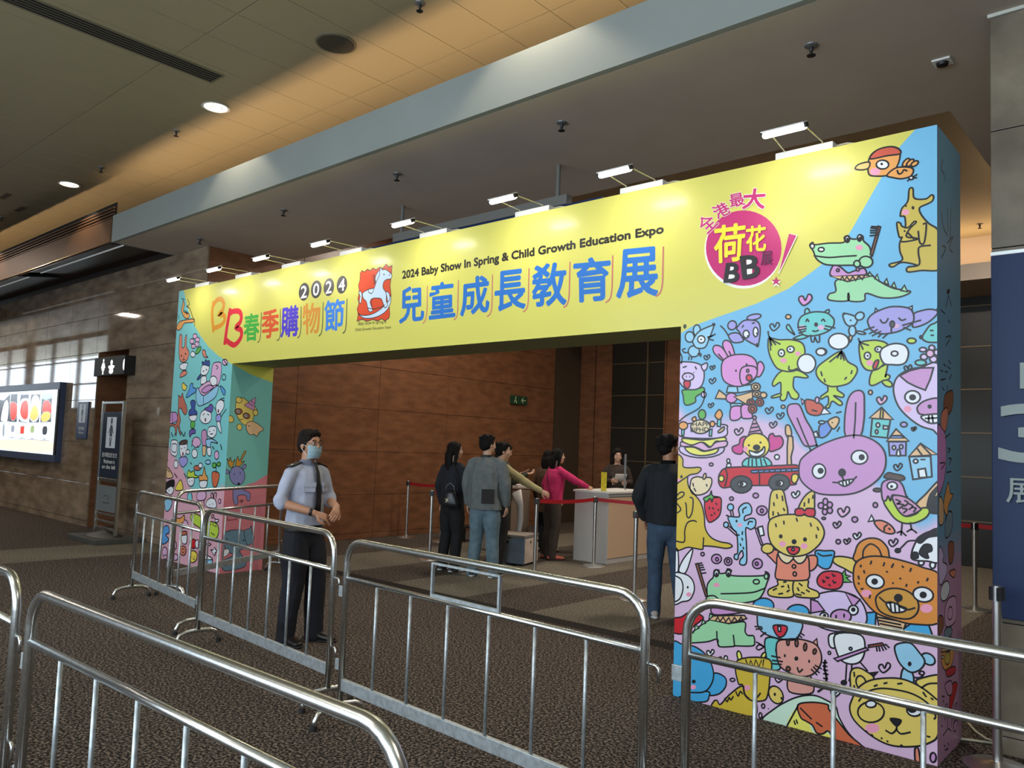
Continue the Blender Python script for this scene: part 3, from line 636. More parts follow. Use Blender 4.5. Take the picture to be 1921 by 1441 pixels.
# ---- doodles of the right pillar
R_SRC = """
F 1500 230 3.603
z 4
p org 480 240 530 185 620 160 680 175 690 220 670 290 620 350 520 360 475 340
p red2 485 243 530 185 620 160 680 175 690 208 600 222
p org2 385 310 410 280 480 265 475 305 430 318
u cheek 520 330 35 25; e w 570 282 42 30; d 565 278 9 9
p org 600 355 660 305 750 300 780 320 760 360 700 378 640 370
e org 730 268 16 34 .7; e org 758 270 15 32 .8; e org 788 276 15 28 1; e w 765 372 16 12
l 670 322 680 345 700 340 715 318 735 325; t 780 365 802 350 775 372 800 372 750 385 740 392
o
p kang2 750 450 775 445 785 510 860 515 900 488 915 500 905 530 870 550 820 575 830 620 880 680 945 730 960 860 955 990 830 1000 740 1010 735 980 800 965 700 945 640 975 615 970 620 955 700 930 685 870 685 810 720 740 720 640 690 630 700 580 740 530
u cheek 725 605 25 20; d 688 630 7 6; d 775 575 10 12; d 727 562 7 8
p kang2 665 680 690 680 700 700 740 710 780 670 795 675 750 720 730 770 790 780 800 790 720 805 690 800 700 775 680 770
l 845 685 865 690 850 810 820 810 810 735; l 890 830 820 840 810 880 815 960 740 975; d 718 733 7 7; l 735 740 780 785
o
p grn 250 1070 250 1140 205 1160 205 1200 330 1205 335 1150 340 1205 440 1205 455 1155 560 1185 680 1180 755 1143 640 1120 540 1070 470 1020 350 1040
p pur 235 965 215 1035 330 1045 450 1030 440 985 370 1005 330 1015 280 975
q tan 215 1040 450 1030 490 1040 330 1075
s 280 1065 295 1040 310 1068 325 1042 345 1070 365 1040 385 1068 405 1038 430 1060 445 1035
q grn 465 1035 480 1010 500 1040; q grn 515 1055 530 1025 545 1070; q grn 575 1085 595 1055 608 1095; q grn 625 1110 645 1080 660 1120; q grn 690 1135 715 1100 735 1145
p grn 75 830 95 810 110 825 200 815 305 810 310 775 335 765 355 785 395 785 410 758 435 770 440 800 480 840 490 900 490 960 440 975 380 965 240 965 170 955 120 920 100 870
l 105 900 200 912 300 905 390 900; e w 93 835 14 16; e w 153 858 20 14; e w 330 788 15 22; e w 413 780 14 22; d 331 792 9 15; d 414 786 9 15; u cheek 410 845 25 18
q brn 540 700 555 705 500 900 485 890; t 540 705 495 702 538 718 490 712 535 730 488 730 533 745 488 745 530 760 485 765
e grn 455 942 46 38; e grn 395 955 22 22; e pk 265 998 9 9; e pk 400 992 11 11
h pk 45 1190 50
F 1250 570 4.803
o
e lb 280 240 32 50; e lb 215 300 40 48; e lb 252 430 50 50
p lb 245 330 300 250 420 195 432 205 385 330 350 395 280 400 250 365
e w 320 322 33 33; d 318 322 8 8; d 432 188 16 16; l 205 440 165 440 150 415 175 405
t 210 480 205 505 232 480 230 505 290 450 315 475 300 440 320 460 380 310 445 275 385 320 430 330 380 300 420 290
o
e lav 795 120 65 25 -0.2; e lav 598 195 38 42 .6
p lav 565 290 600 265 660 270 700 330 660 350 600 345
p lav 640 220 700 155 780 148 830 165 850 210 848 290 830 370 790 365 700 310 660 250
e w 725 275 27 35; e w 810 255 22 42; d 738 292 8 8; d 820 268 8 8; d 825 375 17 20
l 565 290 530 235 495 200; l 690 212 700 198; l 780 178 800 172
o
p pk 520 520 440 450 425 400 450 375 500 390 540 440 575 500; p pk 570 490 520 400 515 350 545 330 590 360 620 460 600 490
l 475 455 530 520; l 570 430 600 490
q lb 560 745 545 800 650 805 640 745; q lb 640 745 650 805 790 780 770 730; p pk 810 640 830 540 860 525 885 570 870 620 840 660
e pk 590 850 50 45; q lb 580 900 585 935 680 920 690 900; p pk 590 935 580 1040 640 1050 680 1010 680 930; p pk 680 925 740 910 770 980 775 1030 700 1035 680 1010
p pk 500 590 520 510 600 465 720 460 800 500 825 580 800 680 700 740 600 740 520 690
p pk 670 690 670 610 700 570 760 560 815 580 820 640 780 690 700 735
d 632 605 9 11; d 728 548 10 10; e pk 738 605 11 13; e red 750 668 26 28
q tan 615 840 790 790 780 850 735 915; q tan 445 855 480 780 545 830 540 860
e tan 810 750 40 35; e tan 820 815 40 30; e tan 880 825 28 26; e red2 845 890 35 35; e red2 765 890 35 30; e red2 780 950 38 38
e - 810 750 18 16; e - 820 815 18 14; e - 765 890 16 14; e - 845 890 16 16; e - 780 950 18 18
o
l 120 430 145 480 140 540
p lil 110 540 200 525 300 545 340 600 340 690 300 760 200 780 130 720 110 650; p lil 320 560 370 535 370 580 340 605
p green 150 780 260 775 330 755 345 790 270 840 265 885 200 915 165 900 155 830
d 168 625 5 7; d 250 622 5 7; e lil 200 660 52 35; d 185 658 4 10; d 215 658 4 10; p red 165 700 215 700 215 745 190 765 165 740
l 155 575 185 565; l 265 570 275 590; l 340 790 345 850 300 940 180 1010 120 1060; e lil 340 820 22 25
o
p lime 1040 610 965 700 970 745 1030 710 1035 780 1030 860 1060 875 1085 850 1100 795 1130 850 1180 860 1195 820 1150 760 1150 690 1165 660 1260 670 1275 650 1180 600
p lime 1030 810 955 835 960 850 1030 835
p lime 922 345 935 310 1020 325 1130 325 1220 350 1250 400 1250 470 1220 560 1160 605 1080 610 1000 580 950 500 925 420
u cheek 1060 512 30 22; u cheek 1190 450 26 20
l 922 250 940 310 1030 365; l 935 300 955 375; l 935 305 945 420; l 940 310 990 370
e w 1042 445 28 32; d 1040 447 9 9; e w 1125 412 32 28; d 1120 410 9 9; l 1110 565 1110 595 1145 600 1180 585
e w 1268 540 82 85; e w 1398 435 42 32
o
e teal 1275 75 22 32; p teal 1425 85 1460 55 1475 65 1450 110
p teal 1160 280 1095 230 1090 200 1110 190 1140 240; p teal 1150 315 1230 280 1290 290 1220 320
p teal 1195 170 1230 110 1330 75 1440 80 1490 110 1518 150 1505 210 1440 260 1330 290 1240 280 1200 220
u pk2 1230 215 30 22; u pk2 1400 215 30 22
l 1265 160 1275 140 1290 160; l 1405 155 1420 140 1435 160; d 1355 188 18 20; l 1325 245 1350 250 1375 240
t 1190 215 1265 205 1195 240 1265 225 1200 265 1260 245 1440 200 1525 220 1430 225 1480 240
l 1305 285 1315 340 1335 340 1345 305 1365 345 1385 340 1385 280
o
h - 982 198 48; h - 370 478 30; h - 420 572 26; h - 420 690 34; h - 405 912 28; h - 930 955 40; h - 1030 1005 38; h - 965 1085 38; h - 655 1145 44
e tan 1105 118 24 20; e green 172 205 9 14; e tan 1055 930 18 15;
o
e lil 320 1310 205 80
p lil 110 1150 130 1100 230 1080 520 1090 550 1130 540 1190 430 1215 200 1210 120 1190
q teal 465 1040 495 1040 490 1110 460 1105; p org 440 1010 480 955 508 1000 480 1045; e org 155 1100 40 35; q teal 140 1135 165 1135 160 1190 140 1190; q teal 390 1140 415 1130 410 1195 388 1195
e green 325 1000 33 44; p org 235 1035 265 1020 270 1060 240 1055; e org 418 1085 22 25; p tan 470 1150 520 1110 520 1140 480 1165
e crm 310 1110 88 62
p yel 155 1215 340 1230 525 1205 525 1250 450 1240 400 1290 330 1250 230 1275 160 1250
p pk2 140 1245 230 1275 320 1250 390 1297 450 1250 545 1240 540 1285 470 1300 390 1320 340 1325 250 1290 140 1285
p yel 170 1300 250 1295 330 1330 400 1322 470 1305 440 1350 320 1370 220 1350
o
q pk3 795 1025 735 1200 865 1170; s 775 1085 820 1080; s 762 1120 838 1110; s 748 1160 850 1140; e pk3 797 1028 16 16
p mag 720 1205 670 1215 655 1265 600 1290 600 1330 640 1355 690 1340; p mag 925 1200 960 1170 980 1195 1030 1195 1055 1240 1040 1290 990 1320 930 1325
p teal 725 1395 700 1466 940 1460 890 1385; t 745 1400 740 1460 775 1400 775 1460 810 1400 815 1460 850 1400 860 1460 880 1400 905 1455
e ylw 812 1280 120 112 .1; u cheek 715 1310 22 25; d 745 1277 10 10; d 850 1252 10 10
p w 750 1325 790 1335 850 1325 885 1290 885 1340 840 1375 780 1375 755 1355; l 775 1330 820 1345 870 1315; d 815 1297 34 28
o
p tan 1075 1160 1080 1100 1110 1100 1130 1160 1120 1210 1090 1200; q tan 1100 1190 1140 1200 1145 1300 1125 1380 1130 1470 1090 1470 1090 1370 1090 1290
F 1250 850 4.803
o
q w 540 130 550 95 580 95 585 130; e w 560 72 14 18
p carred 480 190 530 140 700 125 1000 115 1190 115 1190 200 1170 260 1130 290 780 295 600 305 510 315 475 280 470 230
e dk 675 285 98 78; e dk 1018 270 95 78; e w 685 282 40 25; e w 1022 275 34 26; e dk 677 280 13 13; e dk 1015 275 13 13
p bl2 770 160 850 155 1190 140 1190 162 860 177 775 180; t 830 160 832 178 880 156 880 175 930 153 930 172 980 150 980 170 1030 148 1030 168 1080 146 1080 165 1130 144 1130 163
e yel 497 232 24 28; p ylw 1130 250 1135 200 1170 190 1190 210 1180 250 1155 275; l 840 185 840 290; l 530 140 550 200 530 300
F 0 0 1
z 20
p pur 1532 836 1511 837 1498 816 1487 795 1478 775 1480 761 1494 758 1502 763 1512 787 1525 810 1533 838
p pur 1588 820 1585 790 1590 755 1599 738 1612 733 1621 739 1622 760 1621 790 1613 820
s 1496 785 1508 815 1521 845; s 1606 756 1605 788 1602 822
p pur 1500 871 1508 857 1535 838 1575 822 1610 817 1640 827 1658 845 1662 868 1655 890 1635 910 1605 925 1570 929 1535 926 1512 912 1500 895
F 1520 850 4.803
e w 445 40 74 62; d 465 40 28 28; e w 80 165 60 66; d 95 162 28 28; d 288 178 36 38; l 285 215 300 240 290 262; p w 255 268 300 250 390 240 350 285 300 300
l 205 265 260 270; l 390 240 418 215; s 290 250 300 298; s 320 248 330 292; s 350 244 355 280
F 1520 570 4.803
z 4
p lb 305 90 400 110 430 150 400 200 350 200 315 160; e lb 385 245 32 48; e lb 452 112 42 34 -.5; e lb 460 262 45 12 .2; d 312 90 12 13; d 370 150 9 9; p tan 355 295 385 295 365 345
e w 262 340 92 72; e w 105 433 48 32
o
p lime 165 745 160 790 100 835 105 860 160 835 165 900 140 930 170 940 200 880 260 915 290 910 280 880 215 830 290 845 305 820 250 780 240 745
p lime 280 430 340 520 420 570 420 630 360 710 280 740 180 745 100 700 60 640 65 580 130 520
l 280 410 280 440 180 525; l 285 430 340 520; l 282 435 280 500; l 284 435 310 510; l 275 440 250 490; t 100 615 110 650 130 680 138 705 380 605 372 630 330 665 315 682
o
p lime 570 600 540 670 540 730 580 735 650 700 710 680 720 650 690 640 680 660 700 550 650 565; p lime 650 700 680 740 730 750 740 720 700 690
p lime 455 350 520 335 600 330 680 350 710 390 700 500 650 560 600 595 520 600 470 550 450 470 445 390
u cheek 540 535 32 26; e w 520 470 28 32; d 522 470 10 10; e w 620 412 32 25; d 612 412 10 10; p w 635 470 650 410 720 370 790 360 860 380 890 440 870 520 820 550 740 550 670 540 ; e w 765 450 30 22; p red 570 570 590 520 620 510 610 560 585 595; l 440 315 460 350 530 375; l 450 345 480 410
o
e lb 1162 58 16 18
p lav 940 90 1020 60 1090 50 1150 65 1145 100 1080 160 1000 200 930 210 935 150; q lav 585 85 595 40 625 70; q w 880 40 925 20 925 60
p lav 525 145 560 100 620 65 720 30 830 28 910 50 940 110 930 170 880 210 800 250 700 270 620 270 560 240 530 190
u pk2 780 200 30 20; l 638 145 655 170 685 170 708 135; l 805 130 830 150 865 140; e dk 745 185 20 28; l 738 210 735 265; t 490 240 580 210 540 270 610 235 565 290 640 250 840 195 1000 150 850 215 910 240 620 300 650 270 660 310 700 275
o
e lime 918 335 40 24; p teal 1180 165 1120 180 1080 200 1030 270 1010 310 1060 345 1150 350 1180 350; d 1005 302 21 21; t 1090 242 1110 242 1095 285 1115 285
e lil 1020 415 32 20; e lil 1100 400 26 26; e lil 1030 480 32 26; e lil 1115 500 34 30; e lil 1145 440 26 26; e pk2 1085 450 36 34; e teal 1000 532 50 25; h - 885 575 38
o
p lil 760 830 755 740 790 660 880 600 1000 575 1170 570 1170 1140 1100 1135 990 1100 880 1020 800 930
q pur 810 650 900 605 1000 580 1115 578 1085 680 1040 780 960 750 880 710
u cheek 880 950 35 30; e w 925 843 70 58; d 925 845 32 28; p pur 970 970 975 920 1050 870 1170 860 1170 1000 1010 1000; d 1078 928 20 20; p w 1000 1020 1060 1000 1170 1000 1170 1060 1100 1080 1040 1060; s 1040 1035 1150 1030; s 1070 1003 1070 1078; s 1100 1003 1110 1078
o
q teal 560 1035 725 1045 695 1210 545 1195; q tan 535 1030 645 935 750 1045; q ylw 630 1035 640 945 660 955 655 1037; e w 612 1095 16 20; q w 660 1100 705 1105 700 1130 660 1130; e w 600 1155 12 18
o
q lav 705 1245 865 1245 860 1370 715 1370; q tan 690 1240 775 1130 890 1240; q bl2 735 1190 820 1190 845 1212 715 1212; e w 755 1298 15 18; e w 820 1290 15 18; p w 780 1368 785 1320 805 1320 810 1368
o
q lb 890 1380 1085 1375 1095 1560 925 1585; q tan 890 1375 995 1260 1145 1360; s 960 1300 1010 1370; s 1000 1270 1090 1365; q w 970 1495 1035 1485 1050 1565 980 1570; e w 950 1420 20 18; d 1015 1405 28 8
o
h pk2 648 860 52; e tan 545 800 18 20; e lav 845 1090 30 22; h - 935 1125 24; h - 790 1465 42
o
p red2 -40 870 50 880 120 930 90 1000 20 1005 -30 970; q w 125 935 185 990 95 1000; q pk2 -45 880 -80 855 -70 910; e pk2 65 870 18 28; l 20 960 60 970
o
p bl2 80 1120 110 1080 170 1060 200 1110 150 1190 90 1205; p tan 170 1050 230 1022 262 1040 250 1090 210 1130 165 1080; d 200 1073 7 7; q w 25 1165 60 1150 75 1205 30 1200; e lb 105 1070 28 14; l 240 985 280 975; l 245 1150 265 1115
F 1250 850 4.803
o
p kang 95 30 120 20 150 60 155 125 220 135 290 130 315 150 280 185 230 195 195 215 200 300 250 370 310 450 340 560 350 680 400 760 480 800 560 815 592 842 540 860 430 845 335 840 320 870 200 850 50 840 50 300 70 260 60 150
u cheek 110 250 22 18; l 100 275 150 240 210 200; d 137 215 11 15; l 215 400 240 420 235 520 210 580 185 570 180 480 172 450; l 100 380 130 355 160 360 150 390 100 420; l 100 460 130 510 100 540; l 90 795 160 800 165 700 190 630 240 610 270 620; l 335 765 330 840
o
p crm 215 290 230 235 280 215 330 225 400 225 408 280 370 350 300 380 240 370 215 330; e tan 345 212 13 28 .3; l 240 275 245 300; l 362 285 366 300; l 250 320 265 345
o
p red 345 450 360 410 480 400 495 470 480 560 430 610 385 625 360 580 345 500; p green 335 410 390 380 405 345 415 385 465 400 425 405 410 440 395 410 360 440
t 385 490 390 505 415 495 425 505 445 455 455 465 465 510 470 520 400 560 412 565 430 540 436 550
o
e pur 405 105 18 14; e pur 587 413 18 16; e pur 805 385 25 22; e w 998 38 22 22; h w 1165 368 42
o
e lb 578 490 28 30; e lb 537 648 22 25; l 545 670 630 745; l 555 655 625 710
p lb 560 575 655 575 650 505 690 460 740 455 768 500 760 550 710 570 705 610 755 590 800 600 800 660 760 690 715 680 720 820 722 970 700 1010 660 1000 665 960 690 930 680 880 650 920 640 960 610 950 615 915 640 900 640 800 630 720 600 690 570 630
l 575 520 585 570; l 595 515 605 570; u cheek 660 650 24 18; d 632 615 10 13; l 690 540 690 510 720 490; l 735 645 745 620 775 620; d 548 565 14 8; t 685 710 683 735 645 740 655 740 680 770 685 785 665 820 668 835 690 850 695 865
o
e pur 860 520 48 42; e pur 450 955 45 42; e pur 555 978 35 35; e pur 818 998 45 45; e - 860 522 13 17; e - 455 958 13 15; e - 555 975 15 15; e - 812 998 14 14; e pur 325 912 16 16
o
q pur 795 675 815 680 870 830 850 830; q w 825 670 865 660 880 740 840 750
p coral 900 900 960 870 1020 900 1000 1000 940 950; p coral 1260 940 1350 930 1350 1020 1285 1060; e yb 910 862 55 45
p yb 1005 1145 1000 1190 920 1230 920 1280 1000 1300 1110 1300 1145 1270 1145 1150; p yb 1150 1150 1270 1145 1275 1210 1360 1250 1365 1300 1270 1305 1150 1280
p coral 1010 900 990 1020 980 1120 1040 1145 1200 1150 1280 1130 1285 1040 1265 930 1130 930
p crm 1010 895 1030 960 1080 995 1120 975 1140 930; p crm 1145 935 1170 985 1210 995 1250 960 1255 910
p yb 935 610 930 450 950 350 1000 330 1050 340 1075 430 1085 570; p yb 1195 520 1220 430 1280 360 1330 350 1335 430 1320 520
p yb 915 700 930 610 1000 570 1100 555 1250 560 1360 600 1420 700 1400 790 1330 870 1240 920 1120 930 1020 890 940 810
p red 1165 510 1220 500 1245 520 1270 500 1335 510 1330 570 1270 570 1245 550 1220 565 1165 560
u cheek 1045 820 32 26; u cheek 1240 840 32 26; d 1030 752 17 19; d 1248 780 18 20; d 1150 800 23 23; p red 1090 850 1190 850 1190 890 1150 915 1105 900; e w 1140 870 10 12
t 995 375 1000 410 1045 390 1050 430 968 450 972 475 1055 500 1065 520 962 530 962 560 1005 540 1012 555 1285 415 1282 450 1322 385 1320 410 1245 450 1243 480 985 640 990 665 1058 615 1060 640 1172 590 1180 615 1298 635 1305 660 1360 670 1370 695 1350 740 1352 765 1055 1165 1075 1160 1035 1205 1055 1200 1095 1190 1100 1215 960 1235 990 1220 1010 1270 1045 1265 1085 1250 1105 1235 1195 1175 1220 1195 1180 1215 1190 1240 1260 1235 1285 1250 1215 1255 1240 1265 1165 1270 1210 1280
e coral 1148 1022 16 16; e coral 1155 1090 15 18
F 1520 850 4.803
z 4
h - 790 120 42; h - 745 800 46
p yb 210 940 300 935 400 970 390 1080 300 1040 210 990; p bl 45 885 130 882 210 885 205 950 170 1035 110 1040 55 990; l 65 905 100 925 130 928 190 920
o
e pur 135 440 22 30; e pur 175 468 24 26 ; e pur 175 520 24 26; e pur 130 530 22 28; e pur 95 475 26 26; e pk2 135 488 20 20; e - 120 590 16 10; e pur 585 470 20 22
h pk2 300 520 60; h - 240 640 40; e pur 400 600 26 24; h - 330 790 34; e pur 250 800 20 20; h w 420 740 40
o
q w 550 560 575 610 520 620; p coral 575 620 640 610 720 650 760 710 720 730 650 710 600 670; l 690 650 665 670 665 700; t 705 680 715 690
o
p tan 950 470 1040 370 1165 250 1165 400 1050 500; p blk 1050 500 1070 400 1100 350 1165 290 1110 400 1165 380 1110 450 1165 470 1165 540 1080 540
e dkb 605 335 38 16; p lime 660 440 700 400 760 420 790 500 850 570 950 550 1000 500 1060 500 1070 540 1030 590 940 630 850 635 770 600 710 530
p pur 650 420 640 320 655 265 710 240 780 245 830 290 860 380 870 400 800 390 740 380 720 430 700 390 680 430
p pk3 740 390 860 400 980 490 985 520 900 560 840 565 780 500; l 770 420 810 440 780 460; l 790 460 840 470 800 500; l 850 430 880 450 850 480; l 890 460 920 480 890 510; l 830 500 870 510 840 540; l 920 490 950 500 930 530
p dkb 665 220 700 180 760 190 830 205 850 235 800 250 720 235; e w 738 298 46 36; d 732 303 14 14
l 825 640 815 740; l 780 720 815 710 860 745; l 900 630 910 690; l 870 710 910 690 955 720
o
l 945 790 880 795 840 830 800 870; d 785 880 32 26; e w 995 990 25 22; e w 1098 1010 25 30
p w 920 960 910 900 950 800 1020 740 1170 690 1170 970 1050 975; p blk 955 780 1040 720 1170 690 1170 740 1060 760 990 812; p blk 980 900 1020 830 1080 830 1090 880 1050 900 1060 945 1020 940; p blk 922 900 960 900 965 945 925 945
o
q green 275 1095 310 1055 315 1100 360 1110 320 1125 370 1165 290 1165; p red 60 1130 110 1075 200 1065 280 1090 285 1180 240 1225 140 1225 70 1190
l 140 1115 150 1130 165 1120; l 195 1090 205 1110 220 1105; l 110 1145 115 1165 128 1155; l 200 1150 210 1170 225 1165; t 165 1185 175 1195
F 0 0 1
z 4
q bl 1622 1150 1642 1148 1640 1185 1618 1180; q bl 1680 1190 1712 1166 1740 1170 1752 1205 1715 1205; q tan 1642 1150 1700 1165 1690 1190 1650 1185; t 1645 1158 1690 1166 1648 1164 1688 1172 1650 1170 1690 1178 1652 1177 1688 1184 
F 1520 850 4.803
z 10
p brw 405 975 405 880 440 810 520 770 620 780 690 850 705 920 690 960; l 470 940 480 870 540 820 610 860 640 930
F 0 0 1
p brw 1600 1075 1604 1058 1616 1048 1637 1043.6 1666 1046 1699 1054 1728 1064 1765 1084 1765 1163 1714 1171 1671 1161 1640 1148 1615 1120 1602 1098
p brw2 1641.8 1129 1645 1116.5 1661.6 1106 1682 1104 1703 1110 1720 1127 1720 1148 1703 1161 1670.6 1156.6 1649 1146
F 1520 850 4.803
u cheek 500 1265 48 34; u cheek 1040 1400 55 40; e w 580 1158 82 62 .2; d 576 1158 30 29; e w 1012 1275 92 66 .2; d 1012 1278 33 31; d 788 1305 40 38
p w 680 1350 740 1345 800 1375 860 1400 830 1430 740 1436 700 1400; l 620 1300 680 1348 740 1345; l 780 1345 800 1380 870 1410 935 1395; s 715 1350 725 1430; s 755 1355 762 1436; s 795 1375 798 1435
t 455 1010 450 1025 548 975 540 1000 665 990 655 1015 745 1000 730 1030 825 1020 835 1030 905 1040 895 1065 430 1110 435 1135 480 1060 485 1080 685 1068 690 1072 805 1128 810 1134 740 1170 742 1175 865 1185 858 1200 970 1160 965 1170 1055 1130 1045 1150 430 1170 435 1180 455 1225 470 1222 535 1280 530 1305
F 1250 850 4.803
z 4
p w 90 860 105 900 105 1060 60 1090 60 870; p w 230 865 225 930 170 1080 110 1060 150 960; p w 60 1100 160 1090 230 1140 250 1230 210 1320 140 1340 60 1350; l 75 1105 130 1140 148 1220 120 1310 75 1340; u cheek 200 1275 24 20; d 190 1210 9 12
F 1250 1120 4.803
o
p pur 430 70 700 60 720 130 430 160
p carred 50 200 130 180 200 140 280 150 330 190 260 250 150 330 50 310
p grn 150 410 200 345 400 200 560 235 700 225 705 310 730 345 780 350 790 400 770 440 610 440 600 445 470 445 455 380 350 405
q grn 205 340 210 300 240 320; q grn 250 300 260 245 290 280; q grn 310 250 330 200 350 235; q grn 380 200 390 148 430 175
q tan 420 170 700 165 720 195 560 240 380 205; s 440 215 460 180 480 220 510 180 530 225 560 185 580 230 610 185 640 225 670 180 690 215
l 450 310 455 400 470 440; l 600 345 610 440
F 1250 850 4.803
p grn 370 1300 365 1200 390 1150 420 1120 430 1060 470 1055 480 1085 530 1080 550 1045 585 1060 590 1105 870 1105 890 1070 925 1100 900 1180 870 1260 820 1320 700 1350 500 1360 400 1350
l 490 1268 640 1265 780 1255 880 1220; e grn 808 1160 28 20; e grn 897 1112 18 24; e w 449 1085 20 30; e w 558 1085 20 30; d 450 1095 11 20; d 558 1093 12 20; u cheek 450 1190 28 20
q brn 262 1000 285 995 370 1290 350 1290; t 285 1000 320 990 290 1015 330 1010 300 1035 335 1030 305 1055 345 1050 315 1085 355 1080
p grn 362 1300 420 1285 460 1310 480 1360 360 1370
F 1250 1120 4.803
z 4
h w 392 495 38; h w 505 555 46; h - 1010 730 40; e - 590 745 22 14; l 805 405 850 430 870 450 830 475 805 460 830 430 880 450
o
p bl 415 690 520 720 530 800 470 870 380 885 350 850; p bl 215 855 370 850 380 890 350 940 220 935
p bl 50 430 140 425 260 450 360 530 415 650 410 760 340 850 200 860 50 880; u cheek 235 810 28 20; d 242 760 18 17
o
p teal 895 370 1010 385 980 480 1020 640 930 640 885 480
e bl 870 80 95 70; e bl 1180 140 102 72; p lb 815 210 830 150 950 130 1080 150 1210 230 1215 290 1160 380 1040 380 900 340 830 280
p red 965 255 1080 265 1060 340 1010 360 970 310; q w 1000 265 1025 265 1025 310 1005 310; t 795 265 855 270 805 290 860 285 845 355 890 320 1200 320 1235 345 1185 340 1215 365 1170 360 1195 380
o
p kang 410 1000 420 940 450 930 480 965 560 880 680 800 740 900 800 935 790 1070 600 1040
l 520 910 540 940 560 905 575 925 595 895; l 620 850 640 890 660 850 680 870
e yel 652 530 20 45 -.2; e yel 870 530 18 35 .5; p kang 635 570 920 560 925 740 900 900 850 935 760 930 700 880 680 790 640 770; s 710 565 735 630 755 570 780 630 800 565 830 630 850 565 865 625 870 565
l 690 800 700 870 740 915; l 815 900 840 865; u cheek 720 815 30 24
o
p coral2 1110 690 1280 700 1310 860 1100 850; s 1150 715 1200 725; s 1110 755 1160 740; s 1240 740 1300 760; s 1240 780 1300 790
q coral2 1050 390 1085 340 1110 395; q coral2 1290 430 1350 375 1360 460
p coral2 985 480 1000 400 1080 380 1200 380 1330 420 1385 500 1385 600 1320 690 1220 715 1100 680 1010 610
e brn 1090 408 12 28; e brn 1168 415 14 32; e brn 1245 450 14 34 .1; e brn 1330 490 14 24 .3; e brn 1092 645 18 20
d 1062 528 9 15; d 1280 578 9 15; d 1165 553 18 20; l 1175 635 1190 675 1220 650; t 945 530 1020 545 950 570 1040 580 950 600 1030 605 1300 650 1350 700 1320 630 1370 680 1335 615 1390 645
W 13
l 1425 570 1418 640 1435 720 1420 800 1360 850
W 9.8
t 1405 590 1440 590 1405 620 1440 625 1410 655 1445 660 1410 690 1450 695 1410 730 1445 735 1405 770 1440 775 1390 800 1425 820
o
e yb 980 880 60 85 -.5; d 970 875 11 15; d 1030 910 9 14; e - 865 980 14 20; e - 840 1065 14 24; d 912 1005 5 8
o
F 0 0 1
z 4
p mint 1428 1349 1450 1330 1469 1318 1495 1307 1525 1304 1550 1314 1566 1325 1572 1345 1590 1375 1617 1400 1660 1425 1720 1442 1700 1455 1600 1420 1500 1380 1440 1365
n yel 1474 1362 1495 1324 1512 1334 1522 1372 1552 1376 1570 1400 1550 1410 1500 1390; s 1474 1362 1495 1324
p corbr 1495 1322 1521 1317 1550 1321 1553 1330 1570 1352 1591 1378 1617 1402 1580 1396 1563 1387 1552 1371 1541 1376 1530 1374 1522 1360 1510 1352 1500 1345
t 1500 1328 1520 1348 1530 1355 1540 1362 1488 1352 1490 1358 1492 1350 1494 1356
F 1520 1120 4.648
h - 640 605 56; h w 215 825 48; e w 160 487 11 13
o
l 310 580 300 730; l 355 580 350 650 330 730; d 285 745 30 26; l 430 570 490 640; q blk 520 660 585 650 545 690
p w 160 330 250 320 240 400 200 445 160 420; p w 210 330 430 330 470 450 430 560 330 582 240 520; e - 345 450 12 12; q pur 200 535 480 440 500 460 230 560; q red2 500 420 620 400 640 418 500 440
t 570 430 575 470 590 425 600 470 610 420 630 465 630 418 655 455 650 412 680 440
o
e yb 440 745 62 118 -.4; F 0 0 1
p lil 1520 1159 1523 1135 1532 1117 1548 1111 1570 1109 1590 1113 1607 1121 1620 1138 1625 1163 1614 1178 1590 1184 1563 1184 1535 1175
F 1520 1120 4.648
q pur 300 -40 430 20 370 90; q pur 0 20 60 40 120 120 0 140; e w 115 165 36 30; e w 370 115 42 42; d 120 160 15 15; d 370 110 20 20; e pur 262 170 90 62; d 220 172 9 20; d 290 162 9 20; d 262 215 30 14
o
p lb 800 625 880 660 885 760 785 760; e lb 1020 540 65 45 .6; p lb 735 420 860 400 940 480 990 560 950 630 870 655 790 600 745 520; d 858 582 17 21; l 900 700 950 700 985 660 960 645 940 665 965 680
z 12
p yb 370 840 340 720 350 640 400 615 470 640 545 720; e yb 435 745 42 62 -.3; p yb 915 750 980 700 1150 685 1150 850 1100 900; l 960 790 1020 755 1110 750
p yb 360 880 400 800 500 730 650 705 800 715 950 780 1080 880 1110 930 1105 1190 1020 1270 880 1300 700 1290 560 1230 440 1140 360 1050 335 960
l 415 905 480 830 600 795 760 810 900 850 1020 930 1080 1030 1070 1060; u cheek 530 1140 62 42
e yb 520 1000 115 90; e w 520 930 45 30; e w 900 980 68 56; d 880 968 44 40; p blk 690 1058 780 1070 742 1120; l 740 1110 740 1150 700 1185 650 1160; l 740 1150 780 1188 860 1175
t 550 775 575 765 635 752 660 745 755 755 790 750 420 850 440 830 375 770 380 800 375 655 378 690 975 830 1000 865 1045 880 1060 890 475 1165 485 1170 525 1195 535 1205 610 1225 615 1230 660 1252 665 1256 780 1285 790 1292 1010 1210 1030 1215
z 4
e pur 1058 1395 26 42; p coral 900 1320 930 1320 945 1441 905 1441
"""
pr_r.run(R_SRC, PAL)
pr_r.fr = (1250, 570, 4.803); pr_r.lay = 20
pr_r.text('HAPP', ((240, 1066), (392, 1066), (392, 1104), (240, 1106)), (40, 34, 34), 0.0008)
pr_r.text('BIPHD', ((222, 1118), (385, 1114), (385, 1152), (222, 1158)), (40, 34, 34), 0.0008)

